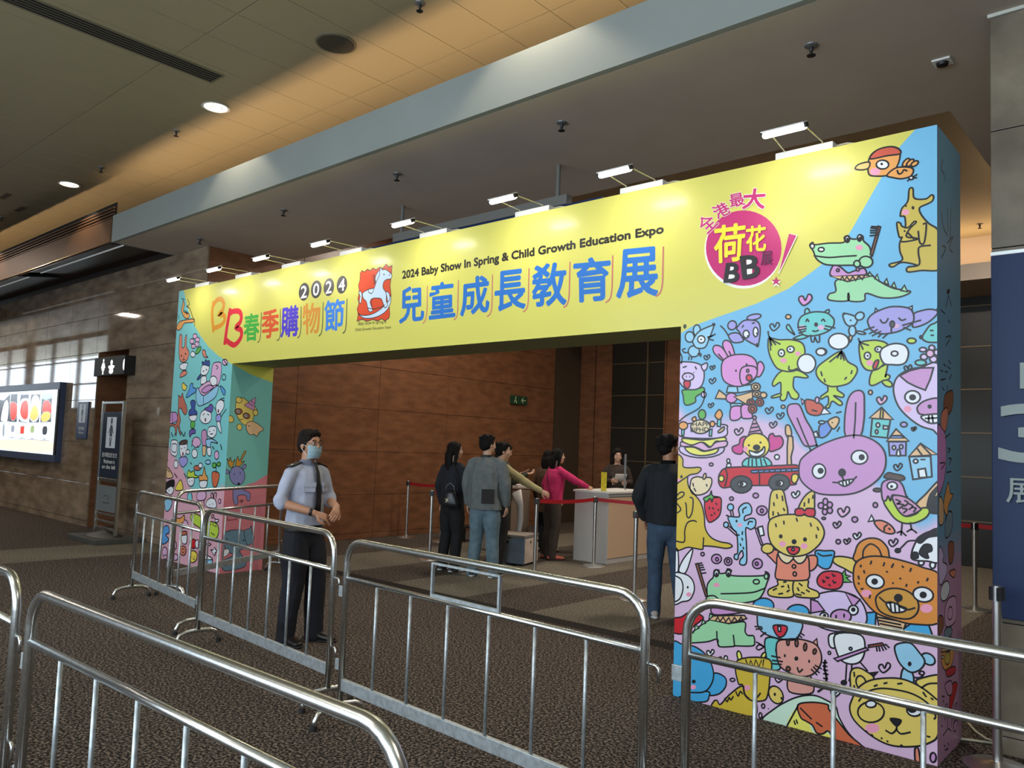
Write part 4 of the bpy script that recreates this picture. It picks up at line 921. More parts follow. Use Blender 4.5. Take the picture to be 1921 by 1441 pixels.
# ---- round pink logo on the right pillar / header
for pr in (pr_r, pr_h):
    pr.fr = (1240, 230, 3.6025); pr.lay = 6
    MG, WH, YL, BK = (196, 38, 114), (244, 244, 236), (240, 226, 60), (36, 34, 38)
    pr.ell(WH, 558, 862, 258, 262, -0.5, outline=False, n=40)
    pr.ell(MG, 565, 848, 256, 256, 0, outline=False, n=40)
LOGO = [('全', ((285, 590), (385, 655), (320, 760), (225, 665)), 1), ('港', ((345, 575), (437, 530), (487, 605), (392, 655)), 1),
        ('最', ((466, 487), (562, 470), (580, 555), (480, 578)), 1), ('大', ((572, 452), (718, 440), (700, 582), (560, 584)), 1)]
pr_r.lay = 10
def logo_text(p):
    p.fr = (1240, 230, 3.6025); p.lay = 10
    p.text('全', ((238, 668), (318, 612), (400, 680), (318, 758)), MG, 0.022, outline=(WH, 0.05))
    p.text('港', ((345, 575), (437, 532), (487, 605), (392, 655)), MG, 0.022, outline=(WH, 0.05))
    p.text('最', ((466, 490), (562, 470), (580, 555), (480, 575)), MG, 0.02, outline=(WH, 0.05))
    p.text('大', ((572, 455), (718, 442), (705, 580), (560, 582)), MG, 0.03, outline=(WH, 0.06))
    p.text('荷', ((365, 705), (580, 678), (560, 930), (375, 950)), YL, 0.028)
    p.text('花', ((585, 708), (718, 690), (716, 868), (588, 872)), YL, 0.028)
    p.shape([(478, 975), (505, 975), (510, 1065), (462, 1065)], WH, outline=False, sm=False)
    p.shape([(585, 920), (625, 920), (625, 1030), (590, 1030)], WH, outline=False, sm=False)
    p.text('B', ((452, 955), (540, 950), (530, 1076), (434, 1080)), BK, 0.05)
    p.text('B', ((545, 908), (672, 895), (672, 1040), (565, 1058)), BK, 0.05)
    p.text('展', ((690, 875), (762, 868), (760, 960), (684, 966)), (92, 28, 70), 0.02)
    p.shape([(878, 750), (934, 763), (808, 1026), (802, 1020)], WH, outline=False, sm=False)
    p.shape([(876, 752), (926, 765), (806, 1018)], MG, outline=False, sm=False)
    for col, dx, dy, r in ((WH, 2, 10, 36), (MG, 0, 0, 33)):
        p.shape([(787+dx+r*(1 if k % 2 == 0 else .42)*math.sin(k*math.pi/5), 1075+dy-r*(1 if k % 2 == 0 else .42)*math.cos(k*math.pi/5)) for k in range(10)], col, outline=False, sm=False)
logo_text(pr_r)

# ---- lettering of the banner
BLUE = (46, 116, 198)
h_ = pr_h; h_.fr = (700, 380, 3.2017); h_.lay = 4
for ch, q in (('兒', ((165, 515), (302, 500), (305, 705), (160, 725))), ('童', ((345, 490), (492, 472), (492, 682), (340, 700))),
              ('成', ((535, 458), (695, 438), (697, 655), (528, 682))), ('長', ((738, 422), (915, 400), (915, 635), (735, 652))),
              ('敎', ((965, 380), (1160, 358), (1160, 610), (960, 625))), ('育', ((1210, 345), (1425, 325), (1425, 580), (1215, 598))),
              ('展', ((1485, 290), (1710, 268), (1710, 555), (1468, 572)))):
    h_.lay = 4; h_.text(ch, q, BLUE, 0.028)
h_.lay = 4
h_.text('2024 Baby Show In Spring & Child Growth Education Expo', ((178, 412), (1748, 131), (1748, 198), (178, 472)), (44, 40, 34), 0.0045)
h_.ink = (200, 110, 110); h_.lw = 0.011
for s_ in ([(328, 503), (326, 640), (302, 727)], [(515, 468), (510, 650), (487, 705)], [(720, 435), (716, 620), (688, 685)], [(940, 398), (935, 590), (905, 657)],
           [(1187, 358), (1180, 560), (1148, 630)], [(1444, 320), (1438, 520), (1402, 600)], [(1748, 268), (1742, 480), (1703, 563)]):
    a, b, c = s_; h_.shape([a, ((a[0]+b[0])/2, (a[1]+b[1])/2), b, ((b[0]*2+c[0])/3, (b[1]+2*c[1])/3+4), c], None, False)
for pr in (pr_l, pr_h):
    pr.fr = (300, 430, 4.002); pr.lay = 4
    for col, w, st in (((226, 150, 44), 0.062, [[(402, 552), (392, 640), (402, 762)], [(398, 580), (425, 535), (458, 525), (480, 560), (470, 610), (445, 640), (478, 645), (488, 680), (460, 720), (408, 745)]]),
                       ((220, 40, 60), 0.066, [[(527, 608), (505, 730), (488, 855)], [(520, 640), (550, 618), (595, 618), (612, 655), (602, 700), (572, 738), (610, 760), (608, 815), (565, 868), (530, 860), (500, 835)]])):
        pr.ink = col
        for P in st: pr.shape(P, None, False, w=w)
    pr.ink = (24, 22, 28)
pr_h.fr = (300, 430, 4.002)
for ch, q, col in (('春', ((632, 645), (748, 628), (742, 832), (632, 842)), (70, 176, 70)), ('季', ((768, 615), (893, 600), (890, 805), (768, 822)), (224, 90, 50)),
                   ('購', ((918, 590), (1042, 572), (1036, 798), (908, 812)), (84, 66, 200)), ('物', ((1072, 565), (1205, 550), (1198, 778), (1078, 792)), (222, 150, 62)),
                   ('節', ((1238, 545), (1388, 520), (1374, 752), (1240, 770)), (62, 134, 226))):
    pr_h.lay = 4; pr_h.text(ch, q, col, 0.026)
pr_h.ink = (50, 70, 60); pr_h.lw = 0.012
for s_ in ([(763, 628), (758, 780), (735, 852)], [(905, 602), (905, 780), (880, 838)], [(1062, 585), (1060, 740), (1035, 818)], [(1228, 550), (1222, 720), (1195, 803)], [(1407, 525), (1400, 720), (1375, 782)]):
    a, b, c = s_; pr_h.shape([a, ((a[0]+b[0])/2, (a[1]+b[1])/2), b, ((b[0]*2+c[0])/3, (b[1]+2*c[1])/3+4), c], None, False)
for ch, cx_, cy_ in (('2', 1083, 470), ('0', 1175, 452), ('2', 1270, 435), ('4', 1368, 417)):
    pr_h.lay = 4; pr_h.ell((62, 60, 62), cx_, cy_, 39, 68, 0.12, outline=False, n=28)
    pr_h.text(ch, ((cx_-21, cy_-40), (cx_+23, cy_-48), (cx_+19, cy_+42), (cx_-25, cy_+50)), (245, 245, 245), 0.03)
pr_h.ink = (60, 50, 60); pr_h.lw = 0.008
pr_h.run("""
z 4
q ored 1505 330 1520 310 1535 322 1560 300 1580 312 1600 292 1625 305 1650 285 1675 295 1700 262 1720 285 1745 272 1742 330 1730 420 1738 500 1722 560 1728 640 1722 668 1690 690 1668 672 1640 690 1600 678 1560 692 1520 678 1480 692 1490 640 1482 600 1496 560 1488 520 1500 470 1492 420 1504 380
p hb 1488 630 1520 648 1590 640 1660 600 1712 545 1732 500 1736 540 1712 600 1660 645 1590 668 1525 665
q hb 1494 470 1512 465 1520 500 1510 560 1498 548 1505 505
p hb 1525 480 1570 452 1610 440 1622 400 1618 370 1630 335 1650 308 1662 288 1672 305 1695 302 1725 322 1744 345 1735 372 1705 378 1682 398 1678 440 1700 480 1702 540 1712 570 1690 590 1672 540 1655 520 1600 520 1580 545 1592 585 1600 612 1575 620 1562 590 1552 545 1530 520
p hb 1700 470 1722 480 1728 520 1715 545 1706 510
l 1655 300 1648 350 1625 400 1612 440 1595 480 1572 476 1566 455; l 1612 340 1602 352 1618 362 1604 378 1618 390 1606 404 1618 412; l 1600 520 1590 560 1600 612; l 1562 590 1600 600 1650 590 1690 570
d 1685 340 5 6; d 1725 345 4 5
""", dict(ored=(222, 78, 44), hb=(206, 226, 244)))
pr_h.text('Baby Show In Spring &', ((1492, 695), (1702, 682), (1702, 712), (1492, 732)), (60, 56, 50))
pr_h.text('Child Growth Education Expo', ((1468, 745), (1738, 725), (1738, 750), (1468, 776)), (60, 56, 50))

# ---- doodles of the left pillar
L_SRC = """
W 12
F 290 560 5.3375
z 4
p org 220 290 250 235 310 215 380 205 400 215 380 240 300 250 270 300 235 320; p org 268 110 280 60 285 20 300 60 290 130 340 150 345 190 310 200 280 160
l 330 10 350 60 320 80 350 100 380 180 400 230 400 275; l 240 165 245 210; t 300 120 330 140 305 140 330 160 270 0 300 10
o
p coral 245 480 250 380 262 360 275 390 275 490 300 480 305 400 318 365 322 395 318 480 345 540 330 610 290 640 255 620 245 560; d 268 575 7 9; d 310 555 7 9; l 292 585 292 615; l 280 618 302 612
p coral 255 790 270 740 310 725 325 750 300 775; p w 250 680 280 650 330 650 320 690 310 715 270 715
e pk2 405 380 22 26; e pk2 430 415 22 26; e pk2 425 460 22 26; e pk2 390 480 22 22; e pk2 375 430 22 26; p w 360 560 380 530 405 550 400 585 370 585; p green 410 550 430 500 465 485 460 520 430 555
p coral 480 550 485 515 510 530 515 570 535 590 500 590; e pk2 705 640 26 30; l 690 610 730 670; e - 695 790 20 30
o
p pk2 570 860 570 740 585 660 620 640 665 650 668 740 640 860; p pk2 440 910 540 830 620 860 560 950 490 975
p lb 430 895 490 975 620 880 640 900 600 1000 470 1075 430 1060 415 980; l 490 975 490 1060
p w 555 830 565 790 600 780 625 810 620 860 580 875; p pur 470 920 540 870 590 890 540 930 500 950; l 615 670 635 690 620 710
p w 465 760 470 690 500 665 545 680 540 730 510 770; p blu 480 660 475 635 500 640 510 615 530 630 550 625 548 675 500 665; p w 465 860 470 790 515 780 515 840; p blu 425 810 460 760 462 790 440 815
d 490 730 6 8; d 520 715 6 8
p ylw 275 870 290 845 310 870 325 880 310 920 285 915; p blub 315 985 345 920 360 860 385 855 385 890 415 905 410 940 370 965 335 990; p blub 655 880 680 890 710 930 700 970 680 945
o
p redb 240 990 240 970 260 990 280 950 290 1000 320 1080 325 1140 300 1165 260 1100 245 1130 260 1220 250 1280 265 1370 245 1340 230 1280 215 1380 200 1290 155 1290 150 1400 140 1290 130 1240 210 1260 230 1180 238 1060
p pur 130 1160 200 1140 225 1165 220 1230 130 1255; l 150 1160 150 1240; l 180 1150 180 1240; d 275 1100 4 5
p blu 350 1170 345 1130 370 1100 360 1040 385 1020 410 1040 405 1110 425 1140 420 1165; p w 350 1180 420 1170 415 1215 385 1235 355 1215; p green 365 1240 400 1235 400 1290 365 1300; p dpur 350 1330 400 1310 410 1350 375 1360 355 1390
p w 455 1190 475 1135 520 1115 560 1140 570 1200 545 1245 500 1255 465 1230; p dpur 500 1110 535 1090 560 1060 585 1080 580 1130 560 1140; l 485 1170 500 1155; l 530 1160 545 1170; e red 510 1218 5 14
p w 615 1110 620 1060 650 1020 690 1030 695 1090 660 1150 630 1165; l 660 1010 700 1000; l 670 1020 700 1025; p lav 620 1175 660 1165 660 1235 620 1230; l 620 1130 600 1090; l 665 1190 720 1110; p w 625 1245 655 1240 670 1350 640 1310; e red 640 1130 5 14
F 290 800 4.968
o
p w 155 150 165 130 215 145 205 275 150 250; l 165 165 205 170 200 240 160 230 165 165
p w 235 220 240 170 300 160 300 230 270 290 240 270; p dkb 232 170 245 140 300 130 300 165; p lav 232 300 290 285 310 330 270 380 240 360; e red 265 260 5 14; d 250 210 5 6; d 280 200 5 6; e w 200 355 20 38; e w 310 240 18 22
e pk2 390 150 40 48; l 360 130 345 190; l 400 180 410 200; p pk3 450 180 440 60 480 40 490 180
p w 495 60 510 10 570 5 575 70 540 110 500 90; p lb 480 130 540 120 590 160 530 150 520 195 490 190; d 515 50 5 6; d 555 40 5 6; l 520 75 545 72; p tan 450 270 450 190 480 190 475 270; p w 490 210 525 200 525 270 500 270
e w 375 255 26 42; e redb 400 390 34 24; e w 430 368 18 24; e pk2 580 270 20 40; e lb 500 335 24 20; p corbr 540 430 605 445 580 560 545 550; l 575 440 575 350; e green 558 365 20 24; e green 600 355 18 20
p lime 310 475 320 410 340 430 370 415 375 450 405 465 400 480; p w 310 490 370 480 365 540 340 560 315 540; p org 425 510 420 460 450 455 465 380 480 455 495 470 490 510; p w 425 515 490 510 480 570 430 570; d 328 515 4 5; d 352 510 4 5
p tan 115 480 120 380 175 470; l 120 400 145 430; p blk 100 600 110 530 180 500 185 560 150 560 120 620; p w 110 600 160 560 180 600 150 640; d 135 600 4 5; p ylw 195 590 245 500 265 590
p lb 100 750 100 690 150 680 165 720 140 780 110 790; p aqu 310 640 345 620 350 700 320 700; p pk2 405 620 475 610 475 680 405 690; l 410 690 415 760; l 460 690 470 750
p w 490 750 490 700 530 670 570 690 575 760; l 530 670 530 630 545 625 550 665; l 555 665 560 625 580 625 575 670; d 515 730 4 5; d 545 725 4 5; e pk2 610 700 12 20
p lime 340 830 400 820 480 880 570 900 600 960 580 1040 500 1035 440 960 360 900; t 515 905 530 920 545 910 555 930 565 925 580 940 500 985 515 1000 530 990 545 1010 550 1000 565 1020
e pk2 270 910 45 40; p org 185 850 240 860 280 830 270 900 190 900; p w 565 860 580 870 600 870 595 890 575 895; e - 545 840 10 16
p blub 75 1030 90 940 130 930 140 990 110 1010 135 1060 80 1100; p w 255 1040 270 1010 305 1015 300 1090 265 1090; p redb 250 985 300 980 300 1010 255 1015; p carred 335 1060 385 1060 385 1130 335 1130; p w 385 1080 410 1060 410 1130 390 1130
e pk2 100 1170 24 44; e pk2 105 1220 16 20; e coral 270 1160 28 44; e - 270 1160 12 20; e pk2 190 1110 20 40; e pk2 200 1220 22 30; p ylw 335 1230 335 1180 370 1160 400 1190 395 1240 365 1270 340 1260; d 355 1220 4 5; d 378 1215 4 5; l 365 1240 380 1235
p lb 480 1240 540 1240 535 1310 490 1310; p w 475 1200 510 1210 545 1240 475 1240; p w 530 1150 550 1155 565 1130 575 1150 590 1165 570 1180 565 1205 545 1175; e - 510 1100 20 12
t 160 60 175 100 200 60 190 90 250 50 275 95 290 55 280 90 110 310 130 320 190 440 215 480 340 340 350 355 280 440 300 480 545 190 560 215 620 170 630 220
"""
PAL2 = dict(PAL, blu=(60, 84, 160), blub=(90, 160, 225), redb=(196, 110, 90), dpur=(110, 90, 170), aqu=(130, 214, 224))
pr_l.run(L_SRC, PAL2)
pr_l.build('printed_front', m_vinyl, None); pl_o = bpy.data.objects['printed_front']
pl_o.name = 'left_print_tmp'
pr_h.build('printed_front', m_vinyl, None); ph_o = bpy.data.objects['printed_front']; ph_o.name = 'header_print_tmp'
pr_r.build('printed_front', m_vinyl, None); prr_o = bpy.data.objects['printed_front']; prr_o.name = 'right_print_tmp'

# reveal of the left pillar
pr_v = Print(REVEAL, (0, AD, 0, AO), lambda u, v, k: (AA+k, u, v), lw=0.008)
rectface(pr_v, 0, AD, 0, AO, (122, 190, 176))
pr_v.lay = 2; pr_v.fr = (0, 0, 1)
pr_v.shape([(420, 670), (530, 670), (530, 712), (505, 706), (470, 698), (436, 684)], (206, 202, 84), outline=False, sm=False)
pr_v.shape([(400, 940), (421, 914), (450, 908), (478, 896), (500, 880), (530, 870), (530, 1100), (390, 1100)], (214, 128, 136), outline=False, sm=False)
pr_v.run("""
F 290 530 2.574
W 7
p yb 400 640 390 590 400 555 420 545 450 560 480 580 490 600 475 625 465 660 430 672; e yb 368 652 14 16; e yb 408 685 12 15; e yb 405 558 14 14; e yb 482 608 12 14
e brn 404 612 18 14 -.3; e brn 440 628 16 14 .2; e w 402 612 8 8; e w 438 628 8 8; d 402 612 4 4; d 438 628 4 4; l 408 645 415 650 425 645; q pk3 430 580 482 535 476 600; s 448 566 472 578; s 460 554 476 566
p tan 440 690 445 660 470 652 500 665 520 685 500 700 490 720 475 712 455 715; d 452 675 3 3
o
p dlav 378 1010 382 985 405 975 440 990 458 1000 456 1035 444 1035 440 1015 420 1010 400 1020 402 1050 390 1062 380 1040
p ochr 362 875 352 840 362 850 366 832 374 855 388 840 382 862 375 880; p ochr 390 870 400 825 408 845 430 800 438 802 415 850 432 845 400 880
e dlav 348 902 14 10 .4; e dlav 430 872 8 14 .5; e dlav 398 918 36 46; d 384 912 3 3; d 412 905 3 3; d 405 957 6 6; h - 418 1040 8
s 352 1120 352 1138 392 1132 392 1116
o
p gryb 332 1240 340 1200 380 1185 430 1188 445 1220 440 1270 410 1290 440 1340 430 1370 380 1385 340 1390 326 1370 330 1340 380 1310 350 1290; p gryb 430 1190 455 1175 465 1160 470 1200 480 1220 465 1250 445 1255
p w 330 1290 355 1280 360 1300 335 1320; d 428 1235 4 4; d 350 1230 3 3
""", dict(PAL, ochr=(206, 150, 62), gryb=(110, 142, 160)))
pr_v.build('printed_reveal', m_vinyl, None); pv_o = bpy.data.objects['printed_reveal']; pv_o.name = 'reveal_tmp'
# outer side of the right pillar
pr_s = Print(SIDE, (0, AD, 0, AH), lambda u, v, k: (AW+k, u, v), lw=0.008)
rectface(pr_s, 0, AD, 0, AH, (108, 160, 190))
pr_s.lay = 2; pr_s.fr = (0, 0, 1)
for i, t in enumerate((0.25, 0.5, 0.75, 1.0)):
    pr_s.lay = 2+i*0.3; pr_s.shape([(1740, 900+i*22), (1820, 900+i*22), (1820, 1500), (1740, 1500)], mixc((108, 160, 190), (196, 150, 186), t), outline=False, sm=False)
pr_s.run("""
F 1500 230 3.603
z 4
l 975 190 965 230 980 260 985 300; l 965 440 975 520 1000 580; l 1000 440 1005 560; l 1020 450 1015 600; l 970 620 990 640 965 680; l 1000 620 1030 600 1010 650 1030 680; d 1005 880 10 14; l 1005 900 990 960; l 1005 900 1025 970; l 1005 1040 1015 1060; l 990 1130 1020 1140 990 1180; l 960 960 985 995; t 975 1280 990 1300 1005 1270 1020 1300 985 1330 1000 1340 
F 1520 570 4.803
o
t 1180 110 1200 130 1240 110 1260 140 1180 190 1220 200 1250 220 1270 190 1190 250 1210 290 1240 260 1230 300
p brn 1215 330 1275 320 1285 400 1270 480 1240 500 1205 450; p coral 1190 460 1230 440 1240 520 1220 630 1185 620 1180 520
p pk 1150 580 1190 600 1220 680 1225 850 1215 1000 1190 1110 1150 1130; l 1215 690 1260 670; l 1240 790 1260 810 1240 830; l 1170 890 1215 910 1180 950; l 1245 880 1270 900 1250 940; l 1230 1000 1270 1010
p org 1200 1290 1225 1150 1245 1100 1260 1200 1285 1230 1245 1310 1230 1400
p tan 1160 1200 1195 1250 1200 1441 1160 1441; l 1220 1441 1240 1370 1270 1380
F 1520 850 4.803
o
p gry 1215 130 1225 50 1255 20 1280 60 1280 180 1250 260 1215 250; p brn 1245 330 1290 340 1295 440 1280 530 1250 520
p lil 1160 330 1200 420 1190 480 1230 540 1220 640 1160 700; p coral 1250 620 1300 610 1310 660 1290 690
e w 1212 795 42 100 .1; p pk2 1210 1010 1225 920 1260 880 1310 900 1320 1020 1310 1150 1260 1190 1215 1160; e - 1260 1050 24 70; e gry 1240 1250 40 60; p tan 1180 1441 1190 1370 1240 1310 1290 1340 1300 1441; p brn 1150 1040 1190 1060 1195 1160 1150 1240
F 1520 1120 4.648
o
e org 1195 180 62 190; e w 1150 200 10 18; e w 1215 145 10 18; e kang2 1195 230 26 70; p red 1180 360 1260 350 1270 420 1200 440; p carred 1230 560 1290 560 1250 760 1210 890
l 1170 930 1165 800 1185 745 1195 800 1195 1040; l 1230 1040 1260 820 1290 780 1270 900 1250 1060; l 1150 1110 1200 1050 1230 1090; p pk3 1170 520 1230 500 1240 640 1200 650; p pur 1260 1000 1290 990 1280 1100 1255 1090
t 1140 640 1165 650 1150 690 1160 720 1160 1240 1170 1250 1200 1230 1210 1245 1165 1300 1200 1290 1130 980 1140 1000
""", PAL)
pr_s.build('printed_side', m_vinyl, None); ps_o = bpy.data.objects['printed_side']; ps_o.name = 'side_tmp'

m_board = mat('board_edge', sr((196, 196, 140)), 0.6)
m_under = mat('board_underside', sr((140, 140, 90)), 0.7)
pil_l = obj('pillar', B((0, AA, 0, AD, 0.0, AH), bev=0.002), m_board, arch)
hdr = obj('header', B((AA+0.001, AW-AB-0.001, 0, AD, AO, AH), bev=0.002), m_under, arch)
pil_r = obj('pillar', B((AW-AB, AW, 0, AD, 0.0, AH), bev=0.002), m_board, arch)
for o, p, n in ((pl_o, pil_l, 'printed_front'), (pv_o, pil_l, 'printed_reveal'), (ph_o, hdr, 'printed_front'), (prr_o, pil_r, 'printed_front'), (ps_o, pil_r, 'printed_side')):
    o.parent = p; o.name = n
pl_o['label'] = 'aqua and pink print with small drawings of children and animals'
pv_o['label'] = 'reveal print with panda, deer and elephant'
ph_o['label'] = 'yellow print with lettering and rocking horse'
prr_o['label'] = 'blue and lilac print with large cartoon animals'

# ---- flood lamps on the top edge
m_tube = mat('lamp_glow', (1.0, 0.97, 0.90), 0.4, emit=16)
def flood(bx, px, py, lab, last=False):
    t = thing('flood_lamp', lab, 'lamp', (bx, 0.06, AH), 0, 'flood lamps along the top of the arch')
    w = 0.15
    obj('bracket', B((-w-0.03, w+0.03, -0.055, 0.03, 0.002, 0.045), bev=0.004), m_white, t)
    yy, zz = -0.44, 0.0; hx = 0.035; hw = 0.128
    for s in (-1, 1):
        bm = bmesh.new(); tube(bm, [(s*w*0.8, -0.03, 0.03), (s*w*0.8, -0.07, 0.05), (s*hw*0.8+hx, yy+0.04, 0.035)], 0.004, 8)
        obj('arm', bm, mat('pale_arm', sr((225, 220, 190)), 0.3, metal=0.3), t)
    hd = obj('lamp_head', B((-hw, hw, -0.034, 0.034, 0.012, 0.020), bev=0.003), m_white, t)
    hd.location = (hx, yy, 0.02); hd.rotation_euler = (math.radians(24), 0, 0)
    bm = bmesh.new(); tube(bm, [(-hw+0.015, 0, -0.008), (hw-0.015, 0, -0.008)], [(0.030, 0.019)]*2, 14, side=(0, 1, 0), round_cap=True)
    obj('lamp_tube', bm, m_tube, hd)
    for s in (-1, 1): obj('end_cap', B((s*hw-0.006, s*hw+0.008, -0.022, 0.022, -0.016, 0.014), bev=0.003), m_black, hd)
    l = bpy.data.lights.new('flood_light', 'AREA'); l.shape = 'RECTANGLE'; l.size = 0.26; l.size_y = 0.06; l.energy = FLOOD_W; l.color = (1, 0.95, 0.86)
    lo = bpy.data.objects.new('flood_light', l); COL.objects.link(lo); lo.location = (bx+hx, 0.06+yy, AH-0.012)
    lo.rotation_euler = Vector((0, 0.34, -0.94)).to_track_quat('-Z', 'Y').to_euler()
    bm = bmesh.new(); tube(bm, [(w+0.02, 0, 0.03), (w+0.09, 0.01, 0.035), (w+0.2, 0.03, 0.012), (w+0.26, 0.10, 0.006)], 0.006, 6)
    obj('cable', bm, mat('pale_cable', sr((190, 185, 160)), 0.5), t)
FLOOD_W = 2.4
for bx, lab in ((0.60, 'lit flood lamp at the far left corner of the arch'), (1.60, 'lit flood lamp above the orange letter B'), (2.60, 'lit flood lamp above the numerals on the banner'),
    (3.67, 'lit flood lamp above the rocking horse logo'), (4.89, 'lit flood lamp above the left part of the English title'), (6.06, 'lit flood lamp above the middle of the English title'),
    (7.09, 'lit flood lamp above the end of the English title'), (8.27, 'lit flood lamp nearest the camera above the pink round logo')):
    flood(bx, 0, 0, lab)
# ================================================================== BARRIERS
def barrier(x0, y0, x1, y1, lab, nbar=6, holder=False, hook_l=False, H=1.03):
    dx, dy = x1-x0, y1-y0; L = math.hypot(dx, dy)
    t = thing('crowd_barrier', lab, 'barrier', (x0, y0, 0), math.atan2(dy, dx), 'steel crowd barriers')
    r = 0.019; zf = 0.115; R = 0.13
    pts = [(0, 0, zf), (0, 0, H-R)]
    for k in range(1, 7): a = math.pi/2*k/6; pts.append((R-R*math.cos(a), 0, H-R+R*math.sin(a)))
    for k in range(0, 7): a = math.pi/2*k/6; pts.append((L-R+R*math.sin(a), 0, H-R+R*math.cos(a)))
    pts.append((L, 0, zf))
    bm = bmesh.new(); tube(bm, pts, r, 14, side=(0, 1, 0)); obj('frame', bm, m_steel, t, smooth=True)
    bm = bmesh.new(); tube(bm, [(r*.8, 0, 0.815), (L-r*.8, 0, 0.815)], 0.0145, 12, side=(0, 1, 0)); obj('middle_rail', bm, m_steel, t, smooth=True)
    obj('bottom_rail', B((r*.8, L-r*.8, -0.012, 0.012, 0.19, 0.255), bev=0.003), m_zinc, t)
    bar = None
    for k in range(nbar):
        x = L*(k+1)/(nbar+1)
        if bar is None:
            bm = bmesh.new(); tube(bm, [(0, 0, 0.25), (0, 0, 0.806)], 0.0085, 10, side=(0, 1, 0)); bar = mesh_of('upright_bar', bm, m_zinc, True)
        o = obj('upright_bar', bar, None, t); o.location = (x, 0, 0)
    for x in (0, L):
        bm = bmesh.new()
        tube(bm, [(x, -0.165, 0.018), (x, -0.16, 0.05), (x, -0.14, 0.085), (x, -0.095, 0.103), (x, 0, 0.11), (x, 0.095, 0.103), (x, 0.14, 0.085), (x, 0.16, 0.05), (x, 0.165, 0.018)], 0.0165, 12, side=(1, 0, 0))
        f = obj('foot', bm, m_steel, t, smooth=True)
        for s in (-1, 1):
            bm = bmesh.new(); tube(bm, [(x, s*0.166, 0.0), (x, s*0.165, 0.026)], 0.0195, 12, side=(1, 0, 0)); obj('rubber_tip', bm, m_rubber, f)
    for z in (0.74, 0.33):
        bm = bmesh.new(); tube(bm, [(L+0.012, 0, z+0.03), (L+0.055, 0, z+0.03), (L+0.066, 0, z+0.02), (L+0.066, 0, z-0.03)], 0.007, 8, side=(0, 1, 0)); obj('hook', bm, m_steel, t, smooth=True)
        obj('hook_plate', B((-0.062, -0.015, -0.006, 0.006, z-0.035, z+0.025), bev=0.002), m_zinc, t)
    if holder:
        a, b, z0, z1 = L*0.365, L*0.605, 0.822, 1.0
        h = obj('sign_holder', B((a, b, -0.008, 0.008, z0, z0+0.02), (a, b, -0.008, 0.008, z1-0.01, z1), (a, a+0.012, -0.008, 0.008, z0+0.02, z1-0.01), (b-0.012, b, -0.008, 0.008, z0+0.02, z1-0.01)), m_zinc, t)
        obj('pane', B((a+0.012, b-0.012, -0.0015, 0.0015, z0+0.02, z1-0.01)), m_acryl, h)
    return t
barrier(2.25, -1.32, 3.93, -1.51, 'steel crowd barrier farthest left in the front row, left of the guard')
barrier(4.29, -1.68, 6.13, -1.80, 'steel crowd barrier directly in front of the masked guard')
barrier(6.41, -1.915, 8.44, -1.99, 'steel crowd barrier with a clear sign holder under its top rail', holder=True)
barrier(8.575, -1.90, 10.55, -1.90, 'steel crowd barrier crossing in front of the right pillar of the arch')
barrier(6.83, -3.66, 8.87, -3.61, 'steel crowd barrier nearest the camera at the bottom left', H=1.0)
barrier(4.50, -3.62, 6.50, -3.61, 'steel crowd barrier cut off at the left edge of the photo', H=1.0)
barrier(2.42, -1.02, 1.72, 0.62, 'dark steel crowd barrier set at right angles behind the guard, by the left pillar')

# ================================================================== STANCHIONS AND BELTS
def stanchion(x, y, lab, h=0.955, r=0.0235, slots=()):
    t = thing('belt_stanchion', lab, 'stanchion', (x, y, 0), 0, 'steel belt stanchions')
    bm = bmesh.new(); lathe(bm, [(0.165, 0.0), (0.165, 0.008), (0.15, 0.016), (0.06, 0.028), (0.035, 0.04)], 28); autosmooth(obj('base', bm, m_chrome, t))
    bm = bmesh.new(); lathe(bm, [(r, 0.03), (r, h-0.09)], 20); autosmooth(obj('post', bm, m_chrome, t))
    bm = bmesh.new(); lathe(bm, [(r+0.002, h-0.09), (r+0.002, h-0.004), (r-0.002, h)], 20); hd = autosmooth(obj('belt_head', bm, m_steel, t))
    for k in range(4):
        a = k*math.pi/2+0.5; c = Vector((math.cos(a)*(r+0.006), math.sin(a)*(r+0.006), h-0.045))
        bm = bmesh.new(); tri_box(bm, -0.006, 0.006, -0.011, 0.011, -0.035, 0.035); o = obj('belt_slot', bm, m_black, hd); o.location = c; o.rotation_euler = (0, 0, a)
    return t
SPOT = dict(a=(-0.10, 4.22), b=(2.03, 2.80), c=(3.67, 3.10), d=(3.78, 4.24), e=(5.45, 2.65), f=(0.63, 4.33), g=(9.262, 0.215), h=(8.19, 5.22), i=(6.15, 4.75))
for k, l in (('a', 'thin steel stanchion beside the brown wall with a red belt'), ('b', 'steel stanchion left of the woman with the black bag'), ('c', 'steel stanchion right of the blue grey crate'),
             ('d', 'steel stanchion at the corner of the white counter'), ('e', 'thick steel stanchion left of the man in the black jacket'), ('f', 'steel stanchion just behind the woman with the black bag'),
             ('g', 'tall steel stanchion in front of the stone column at the right'), ('h', 'far steel stanchion seen between arch and stone column'), ('i', 'steel stanchion hidden behind the right pillar')):
    stanchion(*SPOT[k], l)
m_belt = mat('red_belt', sr((176, 22, 34)), 0.6)
